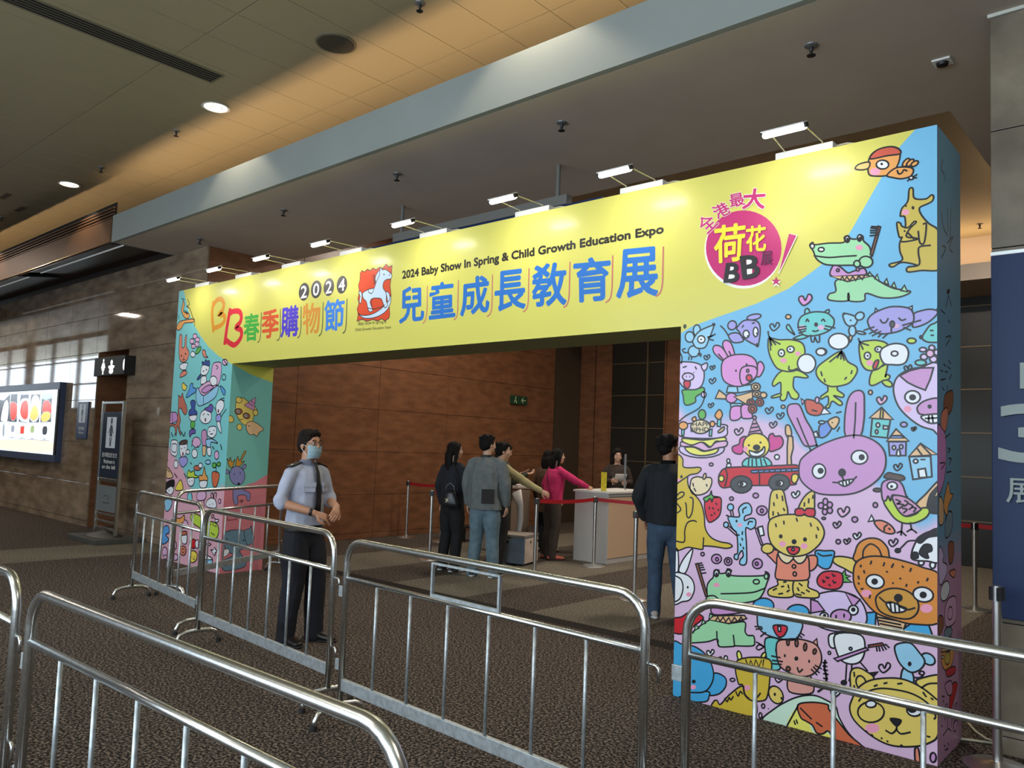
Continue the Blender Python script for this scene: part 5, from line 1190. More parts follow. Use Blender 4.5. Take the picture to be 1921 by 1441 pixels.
def belt(a, b, lab, z=0.915, sag=0.02):
    (x0, y0), (x1, y1) = a, b; d = Vector((x1-x0, y1-y0, 0)); L = d.length; d.normalize(); n = Vector((-d.y, d.x, 0))*0.0012
    p0 = Vector((x0, y0, 0))+d*0.034; bm = bmesh.new(); prev = None
    for k in range(9):
        u = k/8; p = p0+d*(L-0.068)*u; zz = z-sag*4*u*(1-u)
        v = [bm.verts.new(q) for q in (p-n+Vector((0, 0, zz-0.024)), p+n+Vector((0, 0, zz-0.024)), p+n+Vector((0, 0, zz+0.024)), p-n+Vector((0, 0, zz+0.024)))]
        if prev:
            for i in range(4): bm.faces.new((prev[i], prev[(i+1) % 4], v[(i+1) % 4], v[i]))
        else: bm.faces.new(v[::-1])
        prev = v
    bm.faces.new(prev)
    tag(obj('barrier_belt', bm, m_belt), lab, 'belt', 'red barrier belts')
belt(SPOT['a'], SPOT['f'], 'red belt in front of the brown wall behind the queue')
belt(SPOT['f'], SPOT['b'], 'red belt running past the woman with the black bag')
belt(SPOT['c'], SPOT['d'], 'red belt crossing in front of the woman in pink')
belt(SPOT['d'], SPOT['i'], 'red belt across the front of the white counter')
belt(SPOT['e'], (7.6, 2.78), 'red belt behind the man in the black jacket')
belt(SPOT['i'], SPOT['h'], 'red belt hidden behind the right pillar')
belt(SPOT['h'], (10.4, 5.3), 'red belt seen between arch and stone column')
stanchion(7.62, 2.78, 'steel stanchion hidden behind the lilac pillar')
stanchion(10.42, 5.3, 'steel stanchion hidden behind the stone column')

# ================================================================== COUNTERS, CRATE
m_cwhite = mat('counter_white', sr((205, 202, 198)), 0.5)
m_cream = mat('counter_cream', sr((222, 190, 158)), 0.5)
t = thing('reception_counter', 'white reception counter with a grey kick strip', 'counter', (3.2, 4.54, 0))
obj('body', B((0, 0.585, 0, 1.10, 0.0, 0.985), bev=0.004), m_cwhite, t)
obj('side_panel', B((0.586, 0.598, 0.01, 1.10, 0.08, 0.93), bev=0.002), m_cream, t)
obj('trim_line', B((0.586, 0.60, 0.01, 1.10, 0.935, 0.945)), m_grey, t)
obj('worktop', B((-0.02, 0.61, -0.02, 1.12, 0.985, 1.015), bev=0.005), m_white, t)
t = thing('reception_counter', 'grey brown counter with vertical panels left of the woman in brown', 'counter', (1.55, 4.14, 0))
m_cgrey = mat('counter_greige', sr((150, 132, 118)), 0.55)
obj('body', B((0, 0.74, 0.012, 0.45, 0.0, 0.96), bev=0.004), mat('counter_core', sr((96, 84, 74)), 0.6), t)
for k in range(3): obj('front_panel', B((0.005+k*0.245, 0.24+k*0.245, 0, 0.012, 0.03, 0.95), bev=0.002), m_cgrey, t)
for k in range(2): obj('side_panel', B((0.74, 0.752, 0.02+k*0.218, 0.23+k*0.218, 0.03, 0.95), bev=0.002), m_cgrey, t)
obj('worktop', B((-0.01, 0.76, -0.01, 0.46, 0.96, 0.985), bev=0.004), m_cgrey, t)
o = obj('paper_stack', B((2.1, 2.3, 4.3, 4.55, 0.9851, 1.03), bev=0.003), m_white); tag(o, 'white stack of papers on the grey brown counter', 'papers')
# white curved banner leg in front of it
bm = bmesh.new()
tube(bm, [(2.56, 4.04, 0.0), (2.56, 4.04, 0.25), (2.60, 4.04, 0.55), (2.58, 4.04, 0.75), (2.49, 4.05, 0.94)], [(0.09, 0.03), (0.035, 0.03), (0.05, 0.03), (0.06, 0.03), (0.10, 0.03)], 16, side=(1, 0, 0))
tag(obj('display_leg', bm, m_cwhite, smooth=True), 'white curved display leg standing before the grey brown counter', 'display')
# crate
t = thing('storage_crate', 'blue grey flight crate with a hand hole standing on the carpet', 'crate', (3.20, 3.44, 0), math.atan2(-0.28, -0.96))
m_crate = mat('crate_blue', sr((118, 132, 150)), 0.6, noise_s=8, noise_a=0.12); m_crate_w = mat('crate_light', sr((214, 196, 184)), 0.6, noise_s=9, noise_a=0.12)
cw, cd = 0.50, 0.46
obj('body', B((0, cw, -cd, 0, 0.02, 0.37), bev=0.006), m_crate, t)
obj('lid', B((-0.005, cw+0.005, -cd-0.005, 0.005, 0.371, 0.405), bev=0.005), mat('crate_lid', sr((150, 142, 134)), 0.6), t)
obj('end_panel', B((-0.010, -0.001, -cd+0.01, -0.01, 0.03, 0.36), bev=0.002), m_crate_w, t)
obj('hand_hole', B((0.24, 0.36, 0.0005, 0.004, 0.29, 0.325), bev=0.001), m_slot, t)
for k in range(3): obj('rivet_hole', B((-0.013, -0.0105, -0.2-k*0.12, -0.17-k*0.12, 0.29, 0.32)), m_slot, t)
for a in (0.05, cw-0.09):
    for b in (-0.06, -cd+0.02): obj('foot', B((a, a+0.04, b, b+0.04, 0, 0.02)), m_rubber, t)
o = thing('low_bench', 'low dark bench against the brown wall behind the queue', 'bench', (0.62, 4.75, 0))
obj('top', B((-0.30, 0.30, -0.16, 0.16, 0.22, 0.25), bev=0.004), m_black, o)
for a in (-0.26, 0.22):
    for b in (-0.13, 0.09): obj('leg', B((a, a+0.04, b, b+0.04, 0, 0.22)), m_black, o)
# yellow notice on the counter corner
t = thing('notice_stand', 'yellow printed notice standing on the front corner of the white counter', 'notice', (3.66, 4.60, 1.0151), math.radians(-30))
obj('sheet', B((-0.085, 0.085, -0.004, 0.004, 0.0, 0.27), bev=0.001), mat('notice_yellow', sr((226, 214, 60)), 0.5, noise_s=26, noise_a=0.25), t)
obj('holder', B((-0.09, 0.09, -0.03, 0.03, 0.0, 0.012)), m_acryl, t)
for x, y in ((3.60, 5.25), (3.35, 5.6)):
    bm = bmesh.new(); tube(bm, [(x, y, 1.015), (x, y, 1.55)], 0.008, 8)
    tag(obj('screen_rod', bm, m_grey), 'thin upright rod on the counter, %s one' % ('nearer' if y < 5.4 else 'farther'), 'rod')

# ================================================================== LEFT WALL ITEMS
m_emit = attr_mat('lit_display', 0.25, emit=1.25)
t = thing('menu_screen', 'large lit screen with five food pictures in a navy frame on the stone wall', 'screen', (0, 0, 0))
SX0, SX1, SZ0, SZ1, SY = -9.75, -5.28, 1.02, 2.46, 0.43
obj('housing', B((SX0, SX1, SY+0.012, 0.529, SZ0, SZ1), bev=0.006), mat('frame_navy', sr((62, 74, 104)), 0.35), t)
obj('top_frame', B((SX0, SX1, SY-0.01, SY+0.012, SZ1-0.13, SZ1), bev=0.004), mat('frame_navy', (0, 0, 0)), t)
obj('bottom_frame', B((SX0, SX1, SY-0.01, SY+0.012, SZ0, SZ0+0.13), bev=0.004), mat('frame_navy', (0, 0, 0)), t)
obj('side_frame', B((SX1-0.09, SX1, SY-0.01, SY+0.012, SZ0+0.13, SZ1-0.13), bev=0.004), m_black, t)
obj('side_frame', B((SX0, SX0+0.09, SY-0.01, SY+0.012, SZ0+0.13, SZ1-0.13), bev=0.004), m_black, t)
def SCR(px, py):
    p = at(px, py, 1, SY+0.008); return p[0], p[2]
ps = Print(SCR, (SX0+0.09, SX1-0.09, SZ0+0.13, SZ1-0.13), lambda u, v, k: (u, SY+0.010-k, v), lw=0.012)
rectface(ps, SX0+0.09, SX1-0.09, SZ0+0.13, SZ1-0.13, (222, 236, 240))
ps.ink = (150, 160, 170)
ps.run("""
F 0 690 6.862
z 4
n sal 0 930 640 945 600 1090 0 1040
q dg -60 400 50 420 130 335 120 690 -60 700
p w 10 660 50 470 90 420 110 500 90 690 40 690
q dg 140 340 225 335 215 700 115 695; p rd 130 470 165 440 215 470 215 600 190 670 140 660
q dg 265 345 370 340 355 700 240 695; p w 245 560 270 420 330 395 365 430 360 680 290 690 250 660; p rd 260 580 280 460 330 420 360 470 355 640 300 660
q dg 400 345 520 340 500 705 375 700; p w 380 560 420 380 480 360 512 440 495 640 440 700 385 660; p ye 385 620 430 490 480 520 490 620 430 680
q dg 542 340 672 335 655 705 520 700; n sb 545 342 670 336 665 385 600 410 550 400; p rd 545 560 560 440 620 420 660 480 655 600 590 620; p ye 530 620 570 570 640 575 645 650 590 695 540 690
q lw 115 715 215 712 210 905 110 905; q lw 240 712 345 708 338 915 232 915; q lw 368 708 495 704 485 928 358 922; q lw 515 704 645 698 632 940 502 935
q rd 265 755 315 750 308 850 260 850; n gy 150 750 185 750 180 820 145 822; n gn 400 755 440 752 435 830 395 830; n dg 555 765 605 760 600 850 550 855
n gy 40 740 60 740 55 870 35 870; n gy 140 890 170 890 170 898 140 898; n gy 265 900 295 900 295 908 265 908; n gy 400 908 435 908 435 918 400 918; n gy 550 915 590 915 590 925 550 925
""", dict(sal=(238, 214, 196), dg=(60, 62, 70), w=(236, 230, 226), rd=(206, 66, 52), ye=(232, 190, 90), sb=(160, 200, 230), lw=(236, 244, 250), gy=(140, 150, 165), gn=(150, 170, 120)))
ps.build('display', m_emit, t)

def pict_person(p, cx, cy, s, col):
    p.ell(col, cx, cy-1.05*s, .22*s, .30*s, outline=False)
    p.shape([(cx-.16*s, cy-.70*s), (cx+.16*s, cy-.70*s), (cx+.55*s, cy+.05*s), (cx+.40*s, cy+.10*s), (cx+.16*s, cy-.30*s), (cx+.30*s, cy+.35*s), (cx-.30*s, cy+.35*s), (cx-.16*s, cy-.30*s), (cx-.40*s, cy+.10*s), (cx-.55*s, cy+.05*s)], col, True, False, outline=False)
    p.shape([(cx-.25*s, cy+.42*s), (cx-.08*s, cy+.42*s), (cx, cy+.95*s), (cx+.08*s, cy+.42*s), (cx+.25*s, cy+.42*s), (cx+.14*s, cy+1.25*s), (cx-.14*s, cy+1.25*s)], col, True, False, outline=False)
# hanging washroom sign
t = thing('washroom_sign', 'black lit washroom sign with white woman and baby symbols above the passage', 'sign', (0, 0, 0))
obj('box', B((-3.62, -2.44, 0.36, 0.529, 2.50, 2.80), bev=0.005), m_black, t)
m_sign = attr_mat('sign_print', 0.3, emit=0.9)
pq = Print(lambda x, y: (x, y), (-3.62, -2.44, 2.50, 2.80), lambda u, v, k: (u, 0.36-k, v), lw=0.01)
WHT = (238, 238, 232)
pq.ell(WHT, -3.25, 2.745, 0.028, 0.030, outline=False)
pq.shape([(-3.29, 2.71), (-3.21, 2.71), (-3.165, 2.625), (-3.195, 2.615), (-3.215, 2.65), (-3.19, 2.585), (-3.225, 2.585), (-3.225, 2.52), (-3.275, 2.52), (-3.275, 2.585), (-3.31, 2.585), (-3.285, 2.65), (-3.305, 2.615), (-3.335, 2.625)], WHT, True, False, outline=False)
pq.build('woman_symbol', m_sign, t); pq = Print(lambda x, y: (x, y), (-3.62, -2.44, 2.50, 2.80), lambda u, v, k: (u, 0.36-k, v), lw=0.01)
pq.ell(WHT, -2.93, 2.70, 0.045, 0.045, outline=False)
pq.shape([(-3.05, 2.645), (-2.93, 2.66), (-2.81, 2.645), (-2.86, 2.60), (-3.00, 2.60)], WHT, True, True, outline=False)
pq.ell(WHT, -2.93, 2.565, 0.085, 0.045, outline=False)
pq.build('baby_symbol', m_sign, t); pq = Print(lambda x, y: (x, y), (-3.62, -2.44, 2.50, 2.80), lambda u, v, k: (u, 0.36-k, v), lw=0.01)
pq.ell(WHT, -2.45, 2.65, 0.05, 0.09, outline=False)
pq.build('round_symbol', m_sign, t)
# wall plate
t = thing('washroom_plate', 'tall blue washroom plate fixed on the stone wall beside the screen', 'sign', (0, 0, 0))
obj('plate', B((-4.62, -4.14, 0.505, 0.529, 1.46, 2.10), bev=0.003), mat('plate_blue', sr((48, 62, 92)), 0.3), t)
m_prn = attr_mat('sign_print_plain', 0.35)
pq = Print(lambda x, y: (x, -y), (-4.62, -4.14, 1.46, 2.10), lambda u, v, k: (u, 0.505-k, v), lw=0.01)
pq.shape([(-4.52, -2.06), (-4.24, -2.06), (-4.24, -1.74), (-4.52, -1.74)], (206, 214, 220), True, False, outline=False)
pict_person(pq, -4.38, -1.90, 0.115, (48, 62, 92))
pq.fr = (0, 0, 1)
pq.text('洗手間', ((-4.50, -1.67), (-4.26, -1.67), (-4.26, -1.61), (-4.50, -1.61)), WHT)
pq.text('Washroom', ((-4.50, -1.59), (-4.26, -1.59), (-4.26, -1.55), (-4.50, -1.55)), WHT)
pq.build('symbols', m_prn, t)
# free standing sign
t = thing('sign_stand', 'steel framed standing washroom sign before the passage', 'sign stand', (-2.12, 0.12, 0))
for s in (-1, 1):
    obj('upright', B((s*0.37-0.022, s*0.37+0.022, -0.02, 0.02, 0.10, 2.06), bev=0.004), m_steel, t)
obj('top_bar', B((-0.348, 0.348, -0.018, 0.018, 2.02, 2.055), bev=0.003), m_steel, t)
pb = obj('sign_panel', B((-0.345, 0.345, -0.012, 0.012, 0.92, 1.90), bev=0.003), mat('panel_slate', sr((44, 52, 66)), 0.15), t)
obj('cross_bar', B((-0.348, 0.348, -0.014, 0.014, 0.86, 0.91), bev=0.003), m_steel, t)
lp = obj('lower_panel', B((-0.345, 0.345, -0.012, 0.012, 0.42, 0.80), bev=0.003), mat('panel_grey', sr((110, 116, 118)), 0.3), t)
for z in (0.36, 0.26, 0.16): obj('cross_bar', B((-0.348, 0.348, -0.014, 0.014, z, z+0.035), bev=0.003), m_steel, t)
obj('base', B((-0.52, 0.52, -0.33, 0.33, 0.0, 0.07), bev=0.008), mat('base_dark', sr((72, 72, 68)), 0.5), t)
bm = bmesh.new(); lathe(bm, [(0.30, 0.07), (0.28, 0.085), (0.12, 0.12), (0.05, 0.15)], 24); bmesh.ops.scale(bm, vec=(1.3, 0.7, 1), verts=bm.verts); autosmooth(obj('weight', bm, mat('base_dark', (0, 0, 0)), t))
pq = Print(lambda x, y: (x, -y), (-0.34, 0.34, 0.92, 1.90), lambda u, v, k: (u, -0.012-k, v), lw=0.01)
pq.shape([(-0.17, -1.82), (0.17, -1.82), (0.17, -1.36), (-0.17, -1.36)], (206, 214, 220), True, False, outline=False)
pict_person(pq, 0, -1.59, 0.165, (44, 52, 66))
pq.text('洗手間位於左方', ((-0.27, -1.29), (0.27, -1.29), (0.27, -1.22), (-0.27, -1.22)), WHT)
pq.text('Washroom is', ((-0.2, -1.19), (0.2, -1.19), (0.2, -1.13), (-0.2, -1.13)), WHT)
pq.text('on the left', ((-0.24, -1.11), (0.24, -1.11), (0.24, -1.05), (-0.24, -1.05)), WHT)
pq.build('lettering', m_prn, pb)
pq = Print(lambda x, y: (x, -y), (-0.34, 0.34, 0.42, 0.80), lambda u, v, k: (u, -0.012-k, v), lw=0.008)
pq.shape([(-0.12, -0.62), (-0.02, -0.66), (0.08, -0.60), (0.12, -0.68)], None, False); pq.shape([(-0.13, -0.55), (0.12, -0.55)], None, False, False)
pq.build('mark', m_prn, lp)

# exit sign on the brown wall
t = thing('exit_sign', 'small green exit sign with an arrow on the brown wall', 'sign', (0, 0, 0))
y0_, y1_, z0_, z1_ = 7.02, 7.50, 2.46, 2.63
obj('box', B((XBR+0.001, XBR+0.05, y0_, y1_, z0_, z1_), bev=0.004), mat('exit_green', sr((34, 66, 46)), 0.4), t)
pq = Print(lambda x, y: (x, y), (y0_, y1_, z0_, z1_), lambda u, v, k: (XBR+0.05+k, u, v), lw=0.018)
pq.ink = (190, 205, 160)
pq.shape([(7.44, 2.545), (7.32, 2.545)], None, False, False); pq.shape([(7.37, 2.59), (7.32, 2.545), (7.37, 2.50)], None, False, False)
pq.ell((190, 205, 160), 7.14, 2.60, 0.015, 0.015, outline=False); pq.shape([(7.15, 2.58), (7.13, 2.54), (7.17, 2.51), (7.16, 2.48)], None, False); pq.shape([(7.13, 2.54), (7.10, 2.50)], None, False)
pq.build('symbols', m_prn, t)

# column sign with raised letters
t = thing('hall_sign', 'navy hall sign with raised silver numeral on the stone column', 'sign', (0, 0, 0))
obj('panel', B((9.205, 10.40, 0.425, 0.459, 0.75, 2.80), bev=0.004), m_navy, t)
obj('top_edge', B((9.205, 10.40, 0.42, 0.455, 2.801, 2.82)), mat('edge_glow', sr((214, 224, 226)), 0.3, emit=0.3), t)
def raised(body, x0, x1, z0, z1, fat=0.0, d=0.022, y=0.424):
    co, tr = glyph(body, fat); n = len(co)
    v = [(x0+(x1-x0)*u, y-d, z0+(z1-z0)*w) for u, w in co]+[(x0+(x1-x0)*u, y, z0+(z1-z0)*w) for u, w in co]
    from collections import Counter
    ed = Counter()
    f = [tuple(q) for q in tr]+[tuple(n+i for i in q[::-1]) for q in tr]
    dirn = {}
    for q in tr:
        for a, b in zip(q, q[1:]+q[:1]): ed[frozenset((a, b))] += 1; dirn[frozenset((a, b))] = (a, b)
    for e, c in ed.items():
        if c == 1: a, b = dirn[e]; f.append((a, b, n+b, n+a))
    me = bpy.data.meshes.new('letter'); me.from_pydata(v, [], f); me.materials.append(mat('letter_silver', sr((132, 142, 140)), 0.55, metal=0.3))
    obj('letter', me, None, t)
def on_sign(px, py):
    p = at(px, py, 1, 0.41); return p[0], p[2]
a = on_sign(1878, 865); b = on_sign(1890, 760); raised('3', a[0], a[0]+0.30, a[1], b[1]+0.0, 0.015)
a = on_sign(1888, 943); b = on_sign(1892, 897); raised('展', a[0], a[0]+0.17, a[1], b[1], 0.004)
a = on_sign(1916, 728); b = on_sign(1916, 682); raised('H', a[0], a[0]+0.15, a[1], b[1], 0.02)

# white cable on the carpet beside the arch
pts = [at(1806, 1345, 2, 0.008), at(1830, 1372, 2, 0.008), at(1850, 1386, 2, 0.008), at(1868, 1392, 2, 0.008)]
pts2 = [at(1800, 1386, 2, 0.008), at(1825, 1389, 2, 0.008), at(1860, 1394, 2, 0.008), at(1895, 1412, 2, 0.008), at(1921, 1420, 2, 0.008)]
for P_, l in ((pts, 'thin pale cable on the carpet behind the right pillar'), (pts2, 'white cable across the carpet at the foot of the right pillar')):
    bm = bmesh.new(); tube(bm, [tuple(q) for q in P_], 0.007, 8); tag(obj('floor_cable', bm, mat('pale_cable', (0, 0, 0)), smooth=True), l, 'cable')
# ================================================================== PEOPLE
def blob(parts, voxel, smooth_it=4, fac=0.5):
    """union of lofts and ellipsoids, remeshed into one continuous skin"""
    bm = bmesh.new()
    for p in parts:
        if p[0] == 'e': ell(bm, p[1], p[2], p[3] if len(p) > 3 else None, 3)
        else: tube(bm, p[1], p[2], 14, side=p[3] if len(p) > 3 else None, round_cap=p[0] == 't')
    bmesh.ops.recalc_face_normals(bm, faces=bm.faces)
    me = bpy.data.meshes.new('tmp'); bm.to_mesh(me); bm.free()
    o = bpy.data.objects.new('tmp', me); COL.objects.link(o)
    r = o.modifiers.new('r', 'REMESH'); r.mode = 'VOXEL'; r.voxel_size = voxel
    s = o.modifiers.new('s', 'SMOOTH'); s.iterations = smooth_it; s.factor = fac
    dg = bpy.context.evaluated_depsgraph_get(); dg.update()
    out = bpy.data.meshes.new_from_object(o.evaluated_get(dg))
    bpy.data.objects.remove(o); bpy.data.meshes.remove(me)
    for p in out.polygons: p.use_smooth = True
    return out

def part(name, parts, m, parent, voxel=0.01, it=4, label=None, wob=0):
    me = blob(parts, voxel, it)
    if wob:
        n_ = len(me.vertices); co = np.empty(n_*3); me.vertices.foreach_get('co', co); nr = np.empty(n_*3); me.vertices.foreach_get('normal', nr)
        co = co.reshape(-1, 3); nr = nr.reshape(-1, 3)
        w_ = np.array([noise.noise((c[0]*7, c[1]*7, c[2]*4))+0.6*noise.noise((c[0]*16, c[1]*16, c[2]*9)) for c in co.tolist()])
        co += nr*(w_*wob)[:, None]; me.vertices.foreach_set('co', co.ravel()); me.update()
    me.materials.clear(); me.materials.append(m)
    o = obj(name, me, None, parent, label=label); return o

def V(*a): return Vector(a)
SKIN = lambda n, c: mat(n, sr(c), 0.5, noise_s=30, noise_a=0.06)
skin_a = SKIN('skin_tan', (176, 128, 100)); skin_b = SKIN('skin_light', (200, 158, 132))
m_hair = mat('hair_black', sr((20, 17, 16)), 0.75, spec=0.2, bump=0.7, bump_s=60, stretch=(1, 1, 0.15))
m_hair2 = mat('hair_dark_brown', sr((30, 24, 21)), 0.8, spec=0.15, bump=0.7, bump_s=60, stretch=(1, 1, 0.15))
def cloth(n, c, a=0.10): return mat(n, sr(c), 0.85, noise_s=14, noise_a=a, bump=0.5, bump_s=9)

def hand(wr, d, up, curl=0.6, thumb=1, s=1.0):
    """palm, four curled fingers and a thumb leaving the side of the palm; d points along the fingers, up out of the back of the hand"""
    d = V(*d).normalized(); up = V(*up); up = (up-d*up.dot(d)).normalized(); sd = d.cross(up)*thumb
    wr = V(*wr); out = []
    c = wr+d*0.085*s
    out.append(('t', [wr-d*0.01, wr+d*0.03*s, wr+d*0.065*s, c], [(0.026*s, 0.019*s), (0.034*s, 0.017*s), (0.040*s, 0.015*s), (0.039*s, 0.012*s)], sd))
    for k, (off, ln) in enumerate(((0.029, 0.072), (0.010, 0.082), (-0.010, 0.076), (-0.029, 0.060))):
        b = wr+d*0.078*s+sd*off*s; p = [b]; a = 0.18*curl; dd = d
        for q, fr in enumerate((0.45, 0.32, 0.23)):
            a += curl*0.62; dd = (d*math.cos(a)-up*math.sin(a)); p.append(p[-1]+dd*ln*fr*s)
        out.append(('t', p, [0.0092*s, 0.0085*s, 0.0078*s, 0.0068*s]))
    b = wr+d*0.022*s+sd*0.024*s
    p = [b, b+(d*0.5+sd*0.75-up*0.35).normalized()*0.035*s]; p.append(p[-1]+(d*0.9+sd*0.25-up*0.5*curl).normalized()*0.030*s); p.append(p[-1]+(d*0.9-sd*0.2*curl-up*0.5*curl).normalized()*0.024*s)
    out.append(('t', p, [0.014*s, 0.0115*s, 0.0100*s, 0.0085*s]))
    return out

def person(name, label, x, y, heading, H, pose, style, group=None):
    """local frame: +x is where the chest faces, +y the person's left. Lengths for a 1.70 m body, scaled to H"""
    k = H/1.70
    t = thing(name, label, 'person', (x, y, 0), math.radians(heading), group); t.scale = (k, k, k)
    P = dict(lean=0.0, head_turn=0, head_tilt=0, hipw=0.088, shw=0.185, fem=0, voxel=0.009)
    P.update(pose)
    lx = P['lean']; sw = P['shw']
    hip = V(0, 0, 0.90); chest = V(lx*0.55, 0, 1.25); neck = V(lx*0.9, 0, 1.43); hc = V(lx+0.02, 0, 1.578)
    sh = {s: V(lx*0.85, s*sw, 1.348) for s in (1, -1)}
    el = {1: V(*P['elbow_l']), -1: V(*P['elbow_r'])}; wr = {1: V(*P['wrist_l']), -1: V(*P['wrist_r'])}
    kn = {1: V(*P.get('knee_l', (0.02, 0.10, 0.48))), -1: V(*P.get('knee_r', (0.02, -0.10, 0.48)))}
    an = {1: V(*P.get('ankle_l', (-0.02, 0.11, 0.085))), -1: V(*P.get('ankle_r', (-0.02, -0.11, 0.085)))}
    Rh = Matrix.Rotation(math.radians(P['head_turn']), 3, 'Z') @ Matrix.Rotation(math.radians(P['head_tilt']), 3, 'Y')
    def hp(x_, y_, z_): return hc + Rh @ V(x_, y_, z_)
    # ---- body: one continuous skin
    b = [('t', [hip, V(lx*.3, 0, 1.08), chest, V(lx*.85, 0, 1.385)], [(0.13, 0.085), (0.12, 0.085), (0.145, 0.095), (0.10, 0.06)], (0, 1, 0)),
         ('t', [V(lx*.85, 0, 1.36), neck, hc-V(0.012, 0, 0.06)], [0.060, 0.053, 0.052])]
    for s in (1, -1):
        b.append(('t', [V(lx*.85, s*0.08, 1.375), sh[s]*0.9+V(lx*.85, 0, 1.375)*0.1, (sh[s]+el[s])/2, el[s]], [0.045, 0.046, 0.043, 0.036]))
        b.append(('t', [el[s], el[s]*.65+wr[s]*.35, wr[s]], [0.038, 0.037, 0.025]))
        fd = P.get('fdir_l' if s == 1 else 'fdir_r'); fd = V(*fd) if fd else (wr[s]-el[s])
        up = P.get('fup_l' if s == 1 else 'fup_r', (0.2, s*1.0, 0.3))
        b += hand(wr[s]+fd.normalized()*0.012, fd, up, P.get('curl', 0.6), -s if P.get('thumb_in', 1) else s, 1.0)
        hj = V(0, s*P['hipw'], 0.88)
        b.append(('t', [hj, kn[s], an[s]], [0.070, 0.048, 0.031]))
        b.append(('t', [an[s]-V(0.02, 0, 0.03), an[s]+V(0.08, s*0.015, -0.045)], [0.024, 0.020]))
    rot = Rh
    b += [('e', hp(-0.012, 0, 0.022), (0.094, 0.073, 0.094), rot), ('e', hp(0.022, 0, -0.035), (0.066, 0.057, 0.078), rot), ('e', hp(0.060, 0, -0.088), (0.022, 0.026, 0.020), rot),
          ('t', [hp(0.082, 0, 0.018), hp(0.100, 0, -0.020)], [0.0085, 0.012]), ('e', hp(0.092, 0, -0.024), (0.011, 0.016, 0.009), rot),
          ('t', [hp(0.078, 0.034, 0.030), hp(0.082, 0, 0.028), hp(0.078, -0.034, 0.030)], [0.009, 0.008, 0.009]),
          ('t', [hp(0.083, 0.020, -0.056), hp(0.089, 0, -0.055), hp(0.083, -0.020, -0.056)], 0.0062), ('t', [hp(0.082, 0.016, -0.066), hp(0.087, 0, -0.067), hp(0.082, -0.016, -0.066)], 0.0068)]
    for s in (1, -1):
        b.append(('e', hp(-0.005, s*0.077, -0.012), (0.020, 0.010, 0.032), rot)); b.append(('e', hp(0.058, s*0.040, -0.030), (0.028, 0.022, 0.026), rot))
    body = part('body', b, style['skin'], t, P.get('bvox', 0.006), 2)
    for s in (1, -1):
        bm = bmesh.new(); ell(bm, hp(0.0735, s*0.031, 0.006), (0.0125, 0.0135, 0.0085), rot, 2); e = obj('eye', bm, mat('eye_white', sr((225, 220, 214)), 0.25), body, smooth=True)
        bm = bmesh.new(); ell(bm, hp(0.0845, s*0.031, 0.006), (0.0035, 0.0060, 0.0060), rot, 2); obj('iris', bm, mat('iris_brown', sr((40, 26, 20)), 0.2), body, smooth=True)
        bm = bmesh.new(); tube(bm, [hp(0.086, s*0.016, 0.030), hp(0.087, s*0.032, 0.036), hp(0.080, s*0.050, 0.031)], [(0.0035, 0.003)]*3, 6); obj('eyebrow', bm, style['hairm'], body)
    # ---- trousers / skirt
    vx = P['voxel']; lg = style.get('leg', 1.0)
    tr = [('t', [V(0, 0, 0.80), V(0, 0, 0.90), V(lx*.2, 0, 1.02)], [(0.155, 0.105), (0.168+0.01*P['fem'], 0.115), (0.145, 0.10)], (0, 1, 0))]
    for s in (1, -1):
        hj = V(0, s*P['hipw'], 0.86)
        tr.append(('t', [hj, hj*.5+kn[s]*.5, kn[s], kn[s]*.45+an[s]*.55+V(-0.012, 0, 0), an[s]+V(-0.008, 0, -0.050)], [0.095, 0.084*lg, 0.066*lg, 0.062*lg, 0.056*lg]))
    part('trousers', tr, style['trousers'], t, vx, 3, wob=0.006)
    # ---- shoes
    for s in (1, -1):
        a = an[s]; fr = P.get('foot_l' if s == 1 else 'foot_r', 0.18*s); c_, s_ = math.cos(fr), math.sin(fr)
        f = lambda u, w, z: V(a.x+u*c_-w*s_, a.y+u*s_+w*c_, z)
        sp = [('t', [f(-0.055, 0, 0.040), f(0.02, 0, 0.045), f(0.10, 0, 0.036), f(0.17, 0, 0.028)], [(0.036, 0.034), (0.042, 0.042), (0.047, 0.030), (0.038, 0.022)], f(0, 1, 0)-f(0, 0, 0)),
              ('t', [f(-0.015, 0, 0.05), f(-0.015, 0, 0.125)], [(0.040, 0.040), (0.040, 0.042)])]
        so = part('shoe', sp, style['shoe'], t, 0.006, 3)
        bm = bmesh.new(); tube(bm, [f(-0.09, 0, 0.010), f(-0.05, 0, 0.010), f(0.02, 0, 0.010), f(0.10, 0, 0.010), f(0.17, 0, 0.010), f(0.20, 0, 0.010)], [(0.022, 0.0098), (0.038, 0.0098), (0.040, 0.0098), (0.049, 0.0098), (0.040, 0.0098), (0.018, 0.0098)], 12, side=f(0, 1, 0)-f(0, 0, 0))
        obj('sole', bm, style.get('sole', m_rubber), so, smooth=True)
    # ---- top garment
    tp = style['top']; f_ = tp.get('fat', 0.0); z0 = tp.get('hem', 0.93)
    g = [('f', [V(lx*.1, 0, z0), V(lx*.25, 0, (z0+1.10)/2+0.01), V(lx*.4, 0, 1.12), V(lx*.6, 0, 1.25), V(lx*.8, 0, 1.345), V(lx*.88, 0, 1.395), V(lx*.9, 0, 1.425)],
          [(0.168+f_+tp.get('flare', 0), 0.118+f_), (0.160+f_, 0.115+f_), (0.152+f_+.01, 0.112+f_), (0.166+f_*.8, 0.118+f_*.8), (0.158+f_*.5, 0.100+f_*.5), (0.100+f_*.3, 0.072+f_*.3), (0.068, 0.062)], (0, 1, 0))]
    if P['fem']: g += [('e', V(lx*.6+0.075, s*0.075, 1.235), (0.055, 0.062, 0.06)) for s in (1, -1)]
